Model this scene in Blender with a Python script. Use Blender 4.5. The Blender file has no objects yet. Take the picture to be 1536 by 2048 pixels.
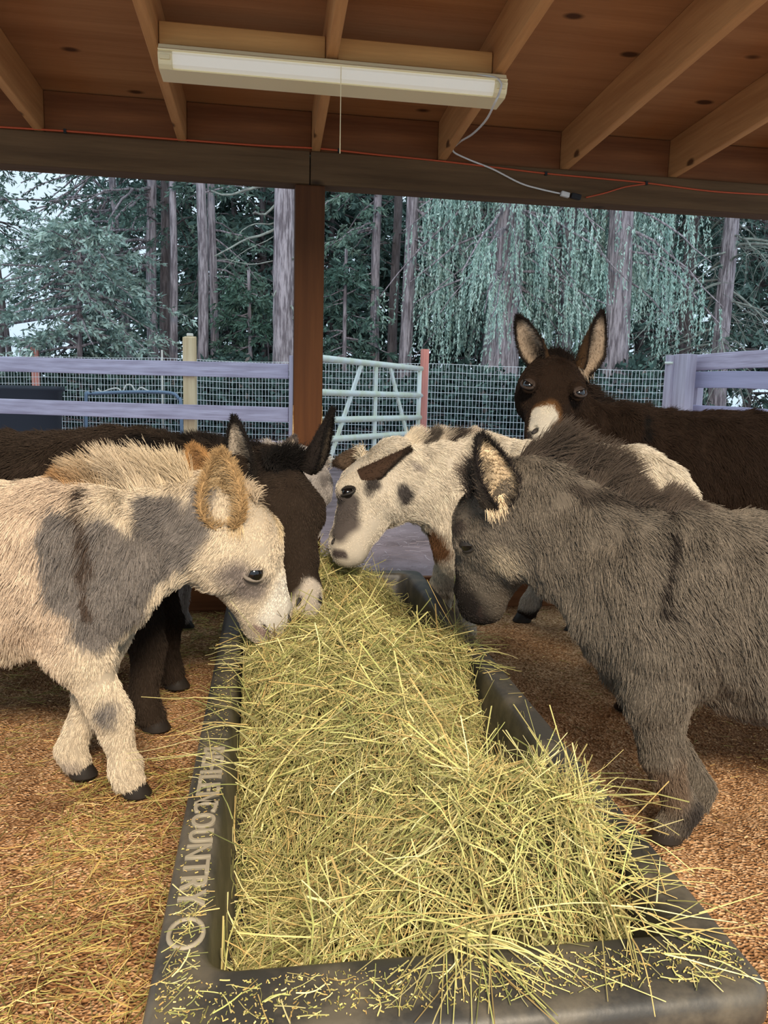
import bpy, math
import numpy as np
from mathutils import Vector, Matrix
from mathutils.bvhtree import BVHTree

SC = bpy.context.scene
COL = SC.collection
rng = np.random.default_rng(7)
FUR = 1.0

# ------------------------------------------------------------------ camera
FPX, PITCH, YAW, ROLL, EYE = 1540.0, math.radians(8.46), math.radians(8.6), math.radians(1.5), 1.1
FW = np.array([math.sin(YAW) * math.cos(PITCH), math.cos(YAW) * math.cos(PITCH), -math.sin(PITCH)])
_r = np.array([math.cos(YAW), -math.sin(YAW), 0.0]); _u = np.cross(_r, FW)
RT = _r * math.cos(ROLL) + _u * math.sin(ROLL)
UP = -_r * math.sin(ROLL) + _u * math.cos(ROLL)
CAM = np.array([0.0, 0.0, EYE])
cd = bpy.data.cameras.new('camera'); cam = bpy.data.objects.new('camera', cd); COL.objects.link(cam)
cam.matrix_world = Matrix(((RT[0], UP[0], -FW[0], CAM[0]), (RT[1], UP[1], -FW[1], CAM[1]), (RT[2], UP[2], -FW[2], CAM[2]), (0, 0, 0, 1)))
cd.sensor_fit = 'VERTICAL'; cd.sensor_height = 36.0; cd.lens = FPX / 2048 * 36.0
cd.clip_start = 0.05; cd.clip_end = 400
SC.camera = cam

def ray(px, py):
    return FW + RT * (px - 768) / FPX - UP * (py - 1024) / FPX
def at(px, py, d):
    return CAM + ray(px, py) * d
def onz(px, py, z):
    r = ray(px, py); return CAM + r * ((z - EYE) / r[2])
def ony(px, py, y):
    r = ray(px, py); return CAM + r * (y / r[1])
def onx(px, py, x):
    r = ray(px, py); return CAM + r * (x / r[0])
def proj(p):
    v = np.asarray(p, float) - CAM; d = v @ FW
    return 768 + FPX * (v @ RT) / d, 1024 - FPX * (v @ UP) / d, d

# ------------------------------------------------------------------ light
W = bpy.data.worlds.new('overcast_sky'); SC.world = W; W.use_nodes = True
nt = W.node_tree; nt.nodes.clear()
out = nt.nodes.new('ShaderNodeOutputWorld'); bg = nt.nodes.new('ShaderNodeBackground')
tc = nt.nodes.new('ShaderNodeTexCoord'); sp = nt.nodes.new('ShaderNodeSeparateXYZ'); rmp = nt.nodes.new('ShaderNodeValToRGB')
nt.links.new(tc.outputs['Generated'], sp.inputs[0]); nt.links.new(sp.outputs['Z'], rmp.inputs[0])
nt.links.new(rmp.outputs[0], bg.inputs[0]); nt.links.new(bg.outputs[0], out.inputs[0])
rmp.color_ramp.elements[0].position = 0.0; rmp.color_ramp.elements[0].color = (0.66, 0.83, 1.0, 1)
rmp.color_ramp.elements[1].position = 0.5; rmp.color_ramp.elements[1].color = (0.74, 0.90, 1.0, 1)
bg.inputs['Strength'].default_value = 1.12

def area(name, loc, target, sx, sy, power, color):
    l = bpy.data.lights.new(name, 'AREA'); l.shape = 'RECTANGLE'; l.size = sx; l.size_y = sy; l.energy = power; l.color = color
    o = bpy.data.objects.new(name, l); COL.objects.link(o); o.location = loc
    o.rotation_euler = (Vector(target) - Vector(loc)).to_track_quat('-Z', 'Y').to_euler()
    return o
area('low_warm_light_behind', (0.3, -2.6, 3.55), (0.3, 2.2, 0.3), 1.4, 0.8, 560, (1.0, 0.84, 0.655))

SC.view_settings.view_transform = 'Standard'
try: SC.view_settings.look = 'None'
except Exception: pass
SC.view_settings.exposure = 0.0; SC.view_settings.gamma = 1.0
SC.view_settings.use_curve_mapping = False
SC.cycles.max_bounces = 6; SC.cycles.diffuse_bounces = 3; SC.cycles.glossy_bounces = 2
SC.cycles.transparent_max_bounces = 4; SC.cycles.caustics_reflective = False; SC.cycles.caustics_refractive = False
SC.cycles.sample_clamp_indirect = 4.0

# ------------------------------------------------------------------ helpers
def tag(o, label=None, cat=None, group=None, kind=None):
    if label: o['label'] = label
    if cat: o['category'] = cat
    if group: o['group'] = group
    if kind: o['kind'] = kind
    return o
def link(o, parent=None):
    COL.objects.link(o)
    if parent is not None:
        o.parent = parent
        o.matrix_parent_inverse = Matrix.Translation(parent.location).inverted()
    return o
def empty(name, loc, label, cat, group=None):
    o = bpy.data.objects.new(name, None); o.empty_display_size = 0.1; COL.objects.link(o); o.location = tuple(float(c) for c in loc)
    return tag(o, label, cat, group)

def mesh_np(name, V, faces, mat=None, parent=None, smooth=False, colors=None):
    """faces: (N,k) int array or list of such arrays/lists"""
    me = bpy.data.meshes.new(name)
    V = np.asarray(V, np.float32)
    if isinstance(faces, np.ndarray): faces = [faces]
    arrs = [np.asarray(f, np.int32) for f in faces if len(f)]
    loops = np.concatenate([a.ravel() for a in arrs]); tot = np.concatenate([np.full(len(a), a.shape[1], np.int32) for a in arrs])
    me.vertices.add(len(V)); me.vertices.foreach_set('co', V.ravel())
    me.loops.add(len(loops)); me.loops.foreach_set('vertex_index', loops)
    me.polygons.add(len(tot)); st = np.zeros(len(tot), np.int32); st[1:] = np.cumsum(tot)[:-1]
    me.polygons.foreach_set('loop_start', st)
    me.polygons.foreach_set('use_smooth', np.full(len(tot), smooth))
    me.update(calc_edges=True); me.validate()
    if colors is not None:
        a = me.color_attributes.new('Col', 'FLOAT_COLOR', 'POINT')
        c = np.ones((len(V), 4), np.float32); c[:, :3] = colors; a.data.foreach_set('color', c.ravel())
    o = bpy.data.objects.new(name, me)
    if mat is not None: me.materials.append(mat)
    return link(o, parent)

class MB:
    """collects simple shapes into one mesh"""
    def __init__(s): s.v = []; s.f = []
    def add(s, V, F):
        b = len(s.v); s.v += [tuple(map(float, p)) for p in V]; s.f += [tuple(b + i for i in f) for f in F]
    def box(s, a, b, bev=0.0):
        (x0, y0, z0), (x1, y1, z1) = a, b
        s.hexa([(x0, y0, z0), (x1, y0, z0), (x1, y1, z0), (x0, y1, z0), (x0, y0, z1), (x1, y0, z1), (x1, y1, z1), (x0, y1, z1)])
    def hexa(s, p):
        s.add(p, [(0, 3, 2, 1), (4, 5, 6, 7), (0, 1, 5, 4), (1, 2, 6, 5), (2, 3, 7, 6), (3, 0, 4, 7)])
    def bar(s, a, b, w, h, up=(0, 0, 1)):
        a = np.asarray(a, float); b = np.asarray(b, float); n = b - a; n /= np.linalg.norm(n)
        sd = np.cross(n, up); sd /= np.linalg.norm(sd); u = np.cross(sd, n)
        q = [a - sd * w / 2 - u * h / 2, a + sd * w / 2 - u * h / 2, b + sd * w / 2 - u * h / 2, b - sd * w / 2 - u * h / 2]
        s.hexa(q + [k + u * h for k in q])
    def tube(s, P, r, m=8, cap=True):
        V, Q = tubes(np.asarray(P, float)[None], np.broadcast_to(np.asarray(r, float), (1, len(P))), m)
        b = len(s.v); s.v += [tuple(p) for p in V.tolist()]; s.f += [tuple(b + i for i in f) for f in Q.tolist()]
        if cap:
            n = len(P); s.f.append(tuple(b + i for i in range(m - 1, -1, -1))); s.f.append(tuple(b + (n - 1) * m + i for i in range(m)))
    def loft(s, rings, cap=True):
        m = len(rings[0]); b = len(s.v)
        for r in rings: s.v += [tuple(map(float, p)) for p in r]
        for i in range(len(rings) - 1):
            for j in range(m):
                k = (j + 1) % m
                s.f.append((b + i * m + j, b + i * m + k, b + (i + 1) * m + k, b + (i + 1) * m + j))
        if cap:
            s.f.append(tuple(b + j for j in range(m - 1, -1, -1))); s.f.append(tuple(b + (len(rings) - 1) * m + j for j in range(m)))
    def build(s, name, mat, parent=None, smooth=False, bevel=0.0):
        me = bpy.data.meshes.new(name); me.from_pydata(s.v, [], s.f); me.update()
        if smooth: me.polygons.foreach_set('use_smooth', [True] * len(me.polygons))
        o = bpy.data.objects.new(name, me); me.materials.append(mat); link(o, parent)
        if bevel > 0:
            md = o.modifiers.new('bevel', 'BEVEL'); md.width = bevel; md.segments = 2; md.limit_method = 'ANGLE'
        return o

def tubes(P, R, m=3):
    """P (N,K,3) polylines, R (N,K) radii -> verts, quads"""
    N, K, _ = P.shape
    T = np.gradient(P, axis=1); T /= np.linalg.norm(T, axis=2, keepdims=True) + 1e-12
    ref = np.where(np.abs(T[:, :1, 2:3]) > 0.8, np.array([1.0, 0, 0]), np.array([0, 0, 1.0])) * np.ones((N, K, 1))
    A = np.cross(T, ref); A /= np.linalg.norm(A, axis=2, keepdims=True) + 1e-12
    B = np.cross(T, A)
    th = np.arange(m) * 2 * math.pi / m
    V = P[:, :, None] + R[:, :, None, None] * (A[:, :, None] * np.cos(th)[None, None, :, None] + B[:, :, None] * np.sin(th)[None, None, :, None])
    idx = np.arange(N * K * m).reshape(N, K, m)
    a = idx[:, :-1]; b = idx[:, 1:]
    Q = np.stack([a, np.roll(a, -1, 2), np.roll(b, -1, 2), b], -1).reshape(-1, 4)
    return V.reshape(-1, 3), Q

def snoise(p, f, seed=0):
    """cheap smooth noise in [-1,1] from rotated sines"""
    r = np.random.default_rng(seed + 1000); o = np.zeros(len(p))
    for k in range(6):
        d = r.normal(size=3); d *= f * (0.6 + 0.9 * r.random()) / np.linalg.norm(d)
        o += np.sin(p @ d * 2 * math.pi + r.random() * 6.28)
    return o / 3.2

# ------------------------------------------------------------------ materials
MATS = {}
def mat(name, color, rough=0.7, metal=0.0, noise=None, bump=None, spec=0.3, stretch=None, attr=None, coords='Object'):
    """noise=(scale, color2, lo, hi); bump=(scale, strength, distance); stretch scales coordinates per axis"""
    if name in MATS: return MATS[name]
    m = bpy.data.materials.new(name); m.use_nodes = True; t = m.node_tree; b = t.nodes['Principled BSDF']
    b.inputs['Base Color'].default_value = (*color, 1); b.inputs['Roughness'].default_value = rough; b.inputs['Metallic'].default_value = metal
    b.inputs['Specular IOR Level'].default_value = spec
    src = None
    if noise or bump:
        c = t.nodes.new('ShaderNodeTexCoord'); mp = t.nodes.new('ShaderNodeMapping'); t.links.new(c.outputs[coords], mp.inputs[0])
        mp.inputs['Scale'].default_value = stretch or (1, 1, 1); src = mp.outputs[0]
    if attr:
        a = t.nodes.new('ShaderNodeAttribute'); a.attribute_name = 'Col'
        t.links.new(a.outputs['Color'], b.inputs['Base Color'])
    elif noise:
        n = t.nodes.new('ShaderNodeTexNoise'); n.inputs['Scale'].default_value = noise[0]; n.inputs['Detail'].default_value = 6; n.inputs['Roughness'].default_value = 0.62
        t.links.new(src, n.inputs['Vector']); r = t.nodes.new('ShaderNodeValToRGB')
        r.color_ramp.elements[0].position = noise[2]; r.color_ramp.elements[1].position = noise[3]
        r.color_ramp.elements[0].color = (*noise[1], 1); r.color_ramp.elements[1].color = (*color, 1)
        t.links.new(n.outputs['Fac'], r.inputs[0]); t.links.new(r.outputs[0], b.inputs['Base Color'])
    if bump:
        n2 = t.nodes.new('ShaderNodeTexNoise'); n2.inputs['Scale'].default_value = bump[0]; n2.inputs['Detail'].default_value = 5
        t.links.new(src, n2.inputs['Vector']); bp = t.nodes.new('ShaderNodeBump'); bp.inputs['Strength'].default_value = bump[1]; bp.inputs['Distance'].default_value = bump[2]
        t.links.new(n2.outputs['Fac'], bp.inputs['Height']); t.links.new(bp.outputs[0], b.inputs['Normal'])
    MATS[name] = m; return m

def wood(name, c1, c2, axis, scale=1.0, knots=0.0, rough=0.75):
    """grain runs along axis; optional dark oval knots"""
    if name in MATS: return MATS[name]
    st = [14.0, 14.0, 14.0]; st[axis] = 0.9
    m = mat(name, c1, rough, noise=(1.6 * scale, c2, 0.32, 0.72), bump=(4.0, 0.35, 0.004), stretch=tuple(st), spec=0.25)
    if knots:
        t = m.node_tree; b = t.nodes['Principled BSDF']
        c = t.nodes.new('ShaderNodeTexCoord'); mp = t.nodes.new('ShaderNodeMapping'); s2 = [1.7, 1.7, 1.7]; s2[axis] = 1.0; mp.inputs['Scale'].default_value = s2
        t.links.new(c.outputs['Object'], mp.inputs[0]); v = t.nodes.new('ShaderNodeTexVoronoi'); v.inputs['Scale'].default_value = knots
        t.links.new(mp.outputs[0], v.inputs['Vector']); rr = t.nodes.new('ShaderNodeValToRGB')
        rr.color_ramp.elements[0].position = 0.075; rr.color_ramp.elements[0].color = (0, 0, 0, 1); rr.color_ramp.elements[1].position = 0.13; rr.color_ramp.elements[1].color = (1, 1, 1, 1)
        t.links.new(v.outputs['Distance'], rr.inputs[0]); mx = t.nodes.new('ShaderNodeMix'); mx.data_type = 'RGBA'
        mx.inputs[6].default_value = (c2[0] * 0.25, c2[1] * 0.22, c2[2] * 0.2, 1)
        old = b.inputs['Base Color'].links[0].from_socket
        t.links.new(rr.outputs[0], mx.inputs[0]); t.links.new(old, mx.inputs[7]); t.links.new(mx.outputs[2], b.inputs['Base Color'])
    return m

fir_y = wood('fir_rafter', (0.64, 0.33, 0.125), (0.42, 0.19, 0.065), 1, 1.0, 3.0)
fir_x = wood('fir_board', (0.70, 0.38, 0.13), (0.48, 0.24, 0.075), 0, 1.0, 3.0)
beam_x = wood('beam_wood', (0.16, 0.092, 0.040), (0.085, 0.046, 0.019), 0, 1.0, 2.2)
post_z = wood('post_wood', (0.115, 0.042, 0.012), (0.07, 0.024, 0.007), 2, 0.8)
ply = wood('plywood', (0.50, 0.245, 0.10), (0.34, 0.15, 0.056), 0, 0.45, 2.6)
red_x = wood('blocking_wood', (0.27, 0.105, 0.036), (0.15, 0.053, 0.018), 0, 1.0, 2.5)
rail_x = wood('weathered_rail', (0.74, 0.68, 0.84), (0.40, 0.34, 0.44), 0, 1.6)
rail_z = wood('weathered_upright', (0.64, 0.59, 0.70), (0.36, 0.31, 0.38), 2, 1.0)
paint_x = wood('weathered_plank', (0.54, 0.52, 0.72), (0.42, 0.40, 0.56), 0, 0.8)
post_y = wood('pale_fence_post', (0.92, 0.74, 0.47), (0.66, 0.47, 0.26), 2, 1.0)
salmon = wood('salmon_paint', (0.80, 0.34, 0.29), (0.62, 0.24, 0.19), 2, 1.0)
steel = mat('galvanised_steel', (0.82, 0.87, 0.84), 0.42, 0.1, noise=(5, (0.72, 0.77, 0.58), 0.35, 0.6))
wire_m = mat('galvanised_wire', (0.82, 0.88, 0.92), 0.5, 0.2)
black_poly = mat('black_poly', (0.032, 0.031, 0.028), 0.48, 0.0, noise=(8, (0.095, 0.083, 0.062), 0.38, 0.56), bump=(60, 0.25, 0.003), spec=0.45)
dust_poly = mat('dusty_black_poly', (0.075, 0.066, 0.050), 0.62, 0.0, noise=(9, (0.022, 0.021, 0.019), 0.40, 0.60), bump=(70, 0.3, 0.003), spec=0.35)
cream = mat('cream_enamel', (0.90, 0.78, 0.47), 0.45)
diffuser_m = mat('white_diffuser', (0.86, 0.84, 0.74), 0.35, bump=(90, 0.1, 0.001))
_b = diffuser_m.node_tree.nodes['Principled BSDF']; _b.inputs['Emission Color'].default_value = (1.0, .88, .66, 1); _b.inputs['Emission Strength'].default_value = 0.16
cord_w = mat('white_cord', (0.72, 0.70, 0.64), 0.5)
cord_o = mat('orange_cord', (0.50, 0.085, 0.03), 0.45)
black_m = mat('black_rubber', (0.02, 0.02, 0.02), 0.6)

def block(name, a, b, m, parent=None, bev=0.004, tilt=0.0):
    """axis box with its own origin; tilt = z rise per metre towards -Y (sheared rafters)"""
    a = np.asarray(a, float); b = np.asarray(b, float); c = (a + b) / 2; h = (b - a) / 2
    mb = MB(); V = [(sx * h[0], sy * h[1], sz * h[2] - tilt * sy * h[1]) for sz in (-1, 1) for sx, sy in ((-1, -1), (1, -1), (1, 1), (-1, 1))]
    mb.hexa(V); o = mb.build(name, m, None, bevel=bev); o.location = tuple(c)
    if parent is not None:
        o.parent = parent; o.matrix_parent_inverse = Matrix.Translation(parent.location).inverted()
    return o

# ------------------------------------------------------------------ ground and barn shell
def grid_mesh(name, x0, x1, y0, y1, st, zf, mat, kind='structure'):
    xs = np.arange(x0, x1 + st / 2, st); ys = np.arange(y0, y1 + st / 2, st)
    X, Y = np.meshgrid(xs, ys); P = np.stack([X.ravel(), Y.ravel(), np.zeros(X.size)], 1); P[:, 2] = zf(P)
    n, m2 = len(xs), len(ys); i = np.arange(n * m2).reshape(m2, n)
    Q = np.stack([i[:-1, :-1], i[:-1, 1:], i[1:, 1:], i[1:, :-1]], -1).reshape(-1, 4)
    return tag(mesh_np(name, P, Q, mat, smooth=True), kind=kind)

SHAVE = bpy.data.materials.new('wood_pellet_bedding'); SHAVE.use_nodes = True
t = SHAVE.node_tree; b = t.nodes['Principled BSDF']; b.inputs['Roughness'].default_value = 0.9; b.inputs['Specular IOR Level'].default_value = 0.1
c = t.nodes.new('ShaderNodeTexCoord')
def _nz(scale, det=4, rough=0.6):
    n = t.nodes.new('ShaderNodeTexNoise'); n.inputs['Scale'].default_value = scale; n.inputs['Detail'].default_value = det; n.inputs['Roughness'].default_value = rough
    t.links.new(c.outputs['Object'], n.inputs['Vector']); return n
def _rp(fac, cols):
    r = t.nodes.new('ShaderNodeValToRGB'); el = r.color_ramp.elements
    while len(el) < len(cols): el.new(0.5)
    for e, (p, cc) in zip(el, cols): e.position = p; e.color = (*cc, 1)
    t.links.new(fac, r.inputs[0]); return r.outputs[0]
vor = t.nodes.new('ShaderNodeTexVoronoi'); vor.inputs['Scale'].default_value = 130; t.links.new(c.outputs['Object'], vor.inputs['Vector'])
fine = _rp(vor.outputs['Color'], [(0.1, (0.19, 0.094, 0.042)), (0.5, (0.47, 0.265, 0.125)), (0.9, (0.78, 0.54, 0.33))])
big = _rp(_nz(1.5, 5).outputs['Fac'], [(0.36, (0.42, 0.34, 0.27)), (0.60, (1.14, 1.09, 1.04))])
mx = t.nodes.new('ShaderNodeMix'); mx.data_type = 'RGBA'; mx.blend_type = 'MULTIPLY'; mx.inputs[0].default_value = 1.0
t.links.new(fine, mx.inputs[6]); t.links.new(big, mx.inputs[7]); t.links.new(mx.outputs[2], b.inputs['Base Color'])
bp = t.nodes.new('ShaderNodeBump'); bp.inputs['Strength'].default_value = 0.8; bp.inputs['Distance'].default_value = 0.012
t.links.new(vor.outputs['Distance'], bp.inputs['Height']); t.links.new(bp.outputs[0], b.inputs['Normal'])

def floor_z(P):
    z = 0.012 * snoise(P, 1.3, 1) + 0.010 * snoise(P, 3.4, 2) + 0.006 * snoise(P, 8.0, 3) - 0.012
    k = np.clip((P[:, 1] - 3.7) / 0.25, 0, 1)
    return z * (1 - k) - 0.02 * k
grid_mesh('floor', -3.2, 4.2, -0.6, 4.0, 0.035, floor_z, SHAVE)
dirt = mat('yard_dirt', (0.34, 0.26, 0.27), 0.95, noise=(2.2, (0.17, 0.125, 0.125), 0.35, 0.65), bump=(28, 0.7, 0.02), spec=0.1)
def yard_z(P):
    return -0.03 + 0.05 * snoise(P, 0.12, 5) * np.clip((P[:, 1] - 6) / 6, 0, 1) + 0.008 * snoise(P, 1.1, 6)
grid_mesh('ground', -34, 36, 4.0, 62, 0.8, yard_z, dirt)

TILT = 0.036
def raf_z(y): return 2.25 + TILT * (3.87 - y)
RX = [-2.87, -2.26, -1.65, -1.035, -0.405, 0.215, 0.83, 1.455, 2.035, 2.645, 3.255]
RL = ['fir rafter at the outer left of the roof, third beyond the cream strip light', 'fir rafter second to the left beyond the cream strip light',
      'fir rafter left of the big knots in the plywood', 'fir rafter in the top left corner of the photo', 'fir rafter at the left end of the cream strip light',
      'fir rafter above the middle of the cream strip light, over the red-brown post', 'fir rafter at the right end of the cream strip light, by the white cord',
      'long fir rafter showing its wide side, first one right of the white cord', 'fir rafter second to the right of the white cord',
      'fir rafter third to the right of the white cord', 'fir rafter farthest right, fourth from the white cord']
ya, yb = 0.5, 3.96
for x, l in list(zip(RX, RL))[2:10]:
    zc = raf_z((ya + yb) / 2)
    o = block('rafter', (x - 0.02, ya, zc), (x + 0.02, yb, zc + 0.184), fir_y, tilt=TILT)
    tag(o, l, 'rafter', 'fir rafters under the roof')
zc = raf_z((ya + 4.3) / 2) + 0.184
o = block('ceiling', (-3.0, ya - 0.1, zc + 0.002), (3.4, 4.3, zc + 0.02), ply, tilt=TILT); tag(o, kind='structure')
# blocking between the rafter ends, on top of the beam
for k in range(2, 9):
    x0, x1 = RX[k] + 0.021, RX[k + 1] - 0.021
    where = ['above the beam by the left photo edge', 'under the knotty plywood in the top left', 'left of the rafter over the post', 'right of the rafter over the post',
             'behind the hanging white cord', 'second bay right of the white cord', 'third bay right of the white cord'][k - 2]
    o = block('blocking_board', (x0, 3.9, 2.245), (x1, 3.94, 2.43), red_x); tag(o, 'red-brown blocking board between rafter ends, ' + where, 'board', 'blocking boards above the beam')
o = block('support_beam', (-3.0, 3.875, 2.098), (0.186, 4.0, 2.247), beam_x, bev=0.006); tag(o, 'dark timber beam to the left of the joint over the post', 'beam')
o = block('support_beam', (0.190, 3.875, 2.098), (3.4, 4.0, 2.247), beam_x, bev=0.006); tag(o, 'dark timber beam to the right of the joint over the post', 'beam')
o = block('wooden_post', (0.118, 3.885, 0.0), (0.262, 4.0, 2.097), post_z, bev=0.008); tag(o, 'square red-brown timber post holding up the beam, its lower edges chewed pale', 'post')
# chewed pale edges of the post
chew = mat('chewed_wood', (0.52, 0.37, 0.19), 0.9, noise=(40, (0.26, 0.13, 0.045), 0.4, 0.6), bump=(90, 0.6, 0.004))
for sx in (0.118, 0.262):
    mb = MB(); zs = np.linspace(0.45, 1.05, 26); w = 0.006 + 0.007 * np.abs(snoise(np.stack([zs * 3, zs * 0 + sx, zs], 1), 3.0, 8)); w *= np.clip((1.06 - zs) / 0.25, 0.15, 1)
    P = np.stack([np.full(26, sx), np.full(26, 3.887), zs], 1); mb.tube(P, w, 7); mb.build('chewed_edge', chew, o, smooth=True)
o.children[0]['label'] = 'pale gnawed left edge of the post'; o.children[1]['label'] = 'pale gnawed right edge of the post'
tag(block('sill_board', (-3.0, 3.965, -0.02), (0.116, 4.005, 0.15), red_x), 'red-brown board along the ground left of the post', 'board')
tag(block('sill_board', (0.264, 3.965, -0.02), (3.4, 4.005, 0.15), red_x), 'red-brown board along the ground right of the post', 'board')
# small block between rafters at the top right of the picture
tag(block('rafter_bridging', (1.478, 2.30, 2.37), (2.012, 2.34, 2.47), red_x), 'dark bridging board between two rafters in the top right corner', 'board')

# ------------------------------------------------------------------ strip light, cords
FY = 2.96
tag(block('mounting_board', (-0.383, FY + 0.0, 2.292), (0.193, FY + 0.04, 2.365), fir_x), 'pale fir board between rafters above the left half of the strip light', 'board')
tag(block('mounting_board', (0.237, FY + 0.0, 2.292), (0.808, FY + 0.04, 2.365), fir_x), 'pale fir board between rafters above the right half of the strip light', 'board')
L = empty('strip_light', (0.235, FY, 2.1908), 'long cream fluorescent strip light hanging under the rafters', 'ceiling light')
x0, x1 = -0.378, 0.848
def xprof(prof, xa, xb):
    return [[(xa, FY + y, z) for y, z in prof], [(xb, FY + y, z) for y, z in prof]]
mb = MB(); mb.loft(xprof([(-0.075, 2.2471), (-0.060, 2.2555), (-0.050, 2.2706), (-0.030, 2.2790), (0.070, 2.2790), (0.095, 2.2471), (0.092, 2.2437), (-0.072, 2.2429)], x0, x1)); mb.build('housing', cream, L, bevel=0.002)
mb = MB(); mb.loft(xprof([(-0.066, 2.2429), (-0.070, 2.2328), (-0.058, 2.2051), (-0.045, 2.1975), (0.065, 2.1975), (0.080, 2.2076), (0.086, 2.2429)], x0 + 0.045, x1 - 0.045)); mb.build('diffuser', diffuser_m, L)
for xa in (x0, x1 - 0.047):
    mb = MB(); mb.loft(xprof([(-0.070, 2.2433), (-0.076, 2.2336), (-0.064, 2.2017), (-0.048, 2.1925), (0.070, 2.1925), (0.088, 2.2051), (0.092, 2.2433)], xa, xa + 0.047))
    mb.box((xa + 0.006, FY - 0.079, 2.2135), (xa + 0.040, FY - 0.06, 2.2286)); mb.build('end_cap', cream, L, bevel=0.002)
mb = MB(); mb.loft(xprof([(-0.046, 2.1916), (-0.042, 2.1975), (0.062, 2.1975), (0.066, 2.1916)], x0, x1)); mb.build('lower_rail', cream, L)
mb = MB(); mb.tube([(0.243, FY - 0.08, 2.2370), (0.2435, FY - 0.082, 2.1), (0.244, FY - 0.081, 1.95)], 0.0016, 6); mb.build('pull_string', cream, L)

def smooth_path(P, n=8):
    P = np.asarray(P, float); o = []
    for i in range(len(P) - 1):
        p0 = P[max(i - 1, 0)]; p1 = P[i]; p2 = P[i + 1]; p3 = P[min(i + 2, len(P) - 1)]
        for k in range(n):
            u = k / n; o.append(0.5 * (2 * p1 + (p2 - p0) * u + (2 * p0 - 5 * p1 + 4 * p2 - p3) * u * u + (3 * p1 - p0 - 3 * p2 + p3) * u ** 3))
    return np.array(o + [P[-1]])
BY = 3.868
cpath = [ony(922, 152, FY - 0.04), ony(935, 150, FY - 0.05), ony(985, 154, FY - 0.06), ony(1002, 166, FY - 0.085), ony(999, 185, FY - 0.09), ony(990, 205, FY - 0.085), ony(972, 240, FY + 0.1), ony(945, 268, FY + 0.4), ony(918, 285, FY + 0.72), ony(906, 302, BY - 0.1), ony(935, 318, BY - 0.004), ony(985, 338, BY - 0.006), ony(1040, 366, BY - 0.006), ony(1080, 378, BY - 0.006), ony(1120, 387, BY - 0.006)]
mb = MB(); mb.tube(smooth_path(cpath), 0.0042, 8); pc = mb.build('light_cord', cord_w, None, smooth=True); tag(pc, 'white power cord looping from the strip light down to a plug on the beam', 'cord')
p = ony(1130, 389, BY - 0.008); mb = MB(); mb.bar(p - (0.022, 0, -0.004), p + (0.022, 0, -0.004), 0.022, 0.024); mb.build('plug', cord_w, pc, bevel=0.004)
# orange extension cord
opts = [(-40, 252), (0, 254), (130, 262), (250, 271), (370, 280), (520, 291), (637, 297), (760, 310), (880, 322), (1000, 336), (1092, 347), (1200, 357), (1293, 366), (1400, 380), (1470, 386), (1580, 391)]
mb = MB(); mb.tube(smooth_path([ony(x, y, BY) for x, y in opts]), 0.0042, 8); oc = mb.build('extension_cord', cord_o, None, smooth=True); tag(oc, 'orange extension cord stapled along the top of the dark beam', 'cord')
mb = MB(); mb.tube(smooth_path([ony(1291, 368, BY - 0.002), ony(1250, 374, BY - 0.002), ony(1210, 386, BY - 0.002), ony(1172, 395, BY - 0.004)]), 0.0036, 8); mb.build('cord_branch', cord_o, oc, smooth=True)
p = ony(1152, 393, BY - 0.008); mb = MB(); mb.bar(p - (0.026, 0, -0.004), p + (0.024, 0, -0.004), 0.026, 0.024); mb.build('socket', black_m, oc, bevel=0.004)
for x, y in ((130, 262), (678, 301), (1092, 347), (1293, 366)):
    p = ony(x, y, BY - 0.003); mb = MB(); mb.box(p - (0.006, 0.004, 0.009), p + (0.006, 0.006, 0.009)); mb.build('staple', black_m, oc)

# ------------------------------------------------------------------ feeder
FX0, FX1, FN, FF, RZ = -0.162, 0.707, 0.86, 3.50, 0.30
def rrect(ix, iyn, iyf, z, r=0.06, n=6):
    xa, xb, y0, y1 = FX0 + ix, FX1 - ix, FN + iyn, FF - iyf; r = min(r, (xb - xa) / 2.1); P = []
    for cx, cy, a0 in ((xb - r, y0 + r, -90), (xb - r, y1 - r, 0), (xa + r, y1 - r, 90), (xa + r, y0 + r, 180)):
        for k in range(n + 1):
            a = math.radians(a0 + 90 * k / n); P.append((cx + r * math.cos(a), cy + r * math.sin(a), z))
    # subdivide long sides so shading stays even
    Q = []
    for i, p in enumerate(P):
        q = P[(i + 1) % len(P)]; d = math.dist(p, q); m2 = 12
        Q.append(p)
        if i % (n + 1) == n:
            Q += [tuple(np.array(p) * (1 - k / m2) + np.array(q) * k / m2) for k in range(1, m2)]
    return Q
FEED = empty('feed_trough', ((FX0 + FX1) / 2, (FN + FF) / 2, 0), 'long black plastic feed trough filled with hay in the middle of the pen', 'feed trough')
prof = [(0.05, 0.05, 0.05, 0.0), (0.035, 0.035, 0.035, 0.02), (0.028, 0.028, 0.028, 0.235), (0.026, 0.026, 0.026, 0.243), (0.004, 0.004, 0.004, 0.246), (0.0, 0.0, 0.0, 0.252),
        (0.001, 0.001, 0.001, 0.282), (0.005, 0.005, 0.005, 0.292), (0.014, 0.014, 0.014, 0.2985), (0.026, 0.030, 0.026, 0.300), (0.056, 0.105, 0.056, 0.300), (0.066, 0.130, 0.066, 0.298), (0.073, 0.142, 0.073, 0.290), (0.076, 0.147, 0.076, 0.276),
        (0.078, 0.150, 0.078, 0.262), (0.088, 0.160, 0.09, 0.15), (0.105, 0.18, 0.11, 0.075), (0.16, 0.24, 0.17, 0.055)]
mb = MB(); mb.loft([rrect(a, b_, c_, z, 0.065 if i > 13 else 0.045) for i, (a, b_, c_, z) in enumerate(prof)]); mb.build('tub', black_poly, FEED, smooth=True)
tub = FEED.children[0]
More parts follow.
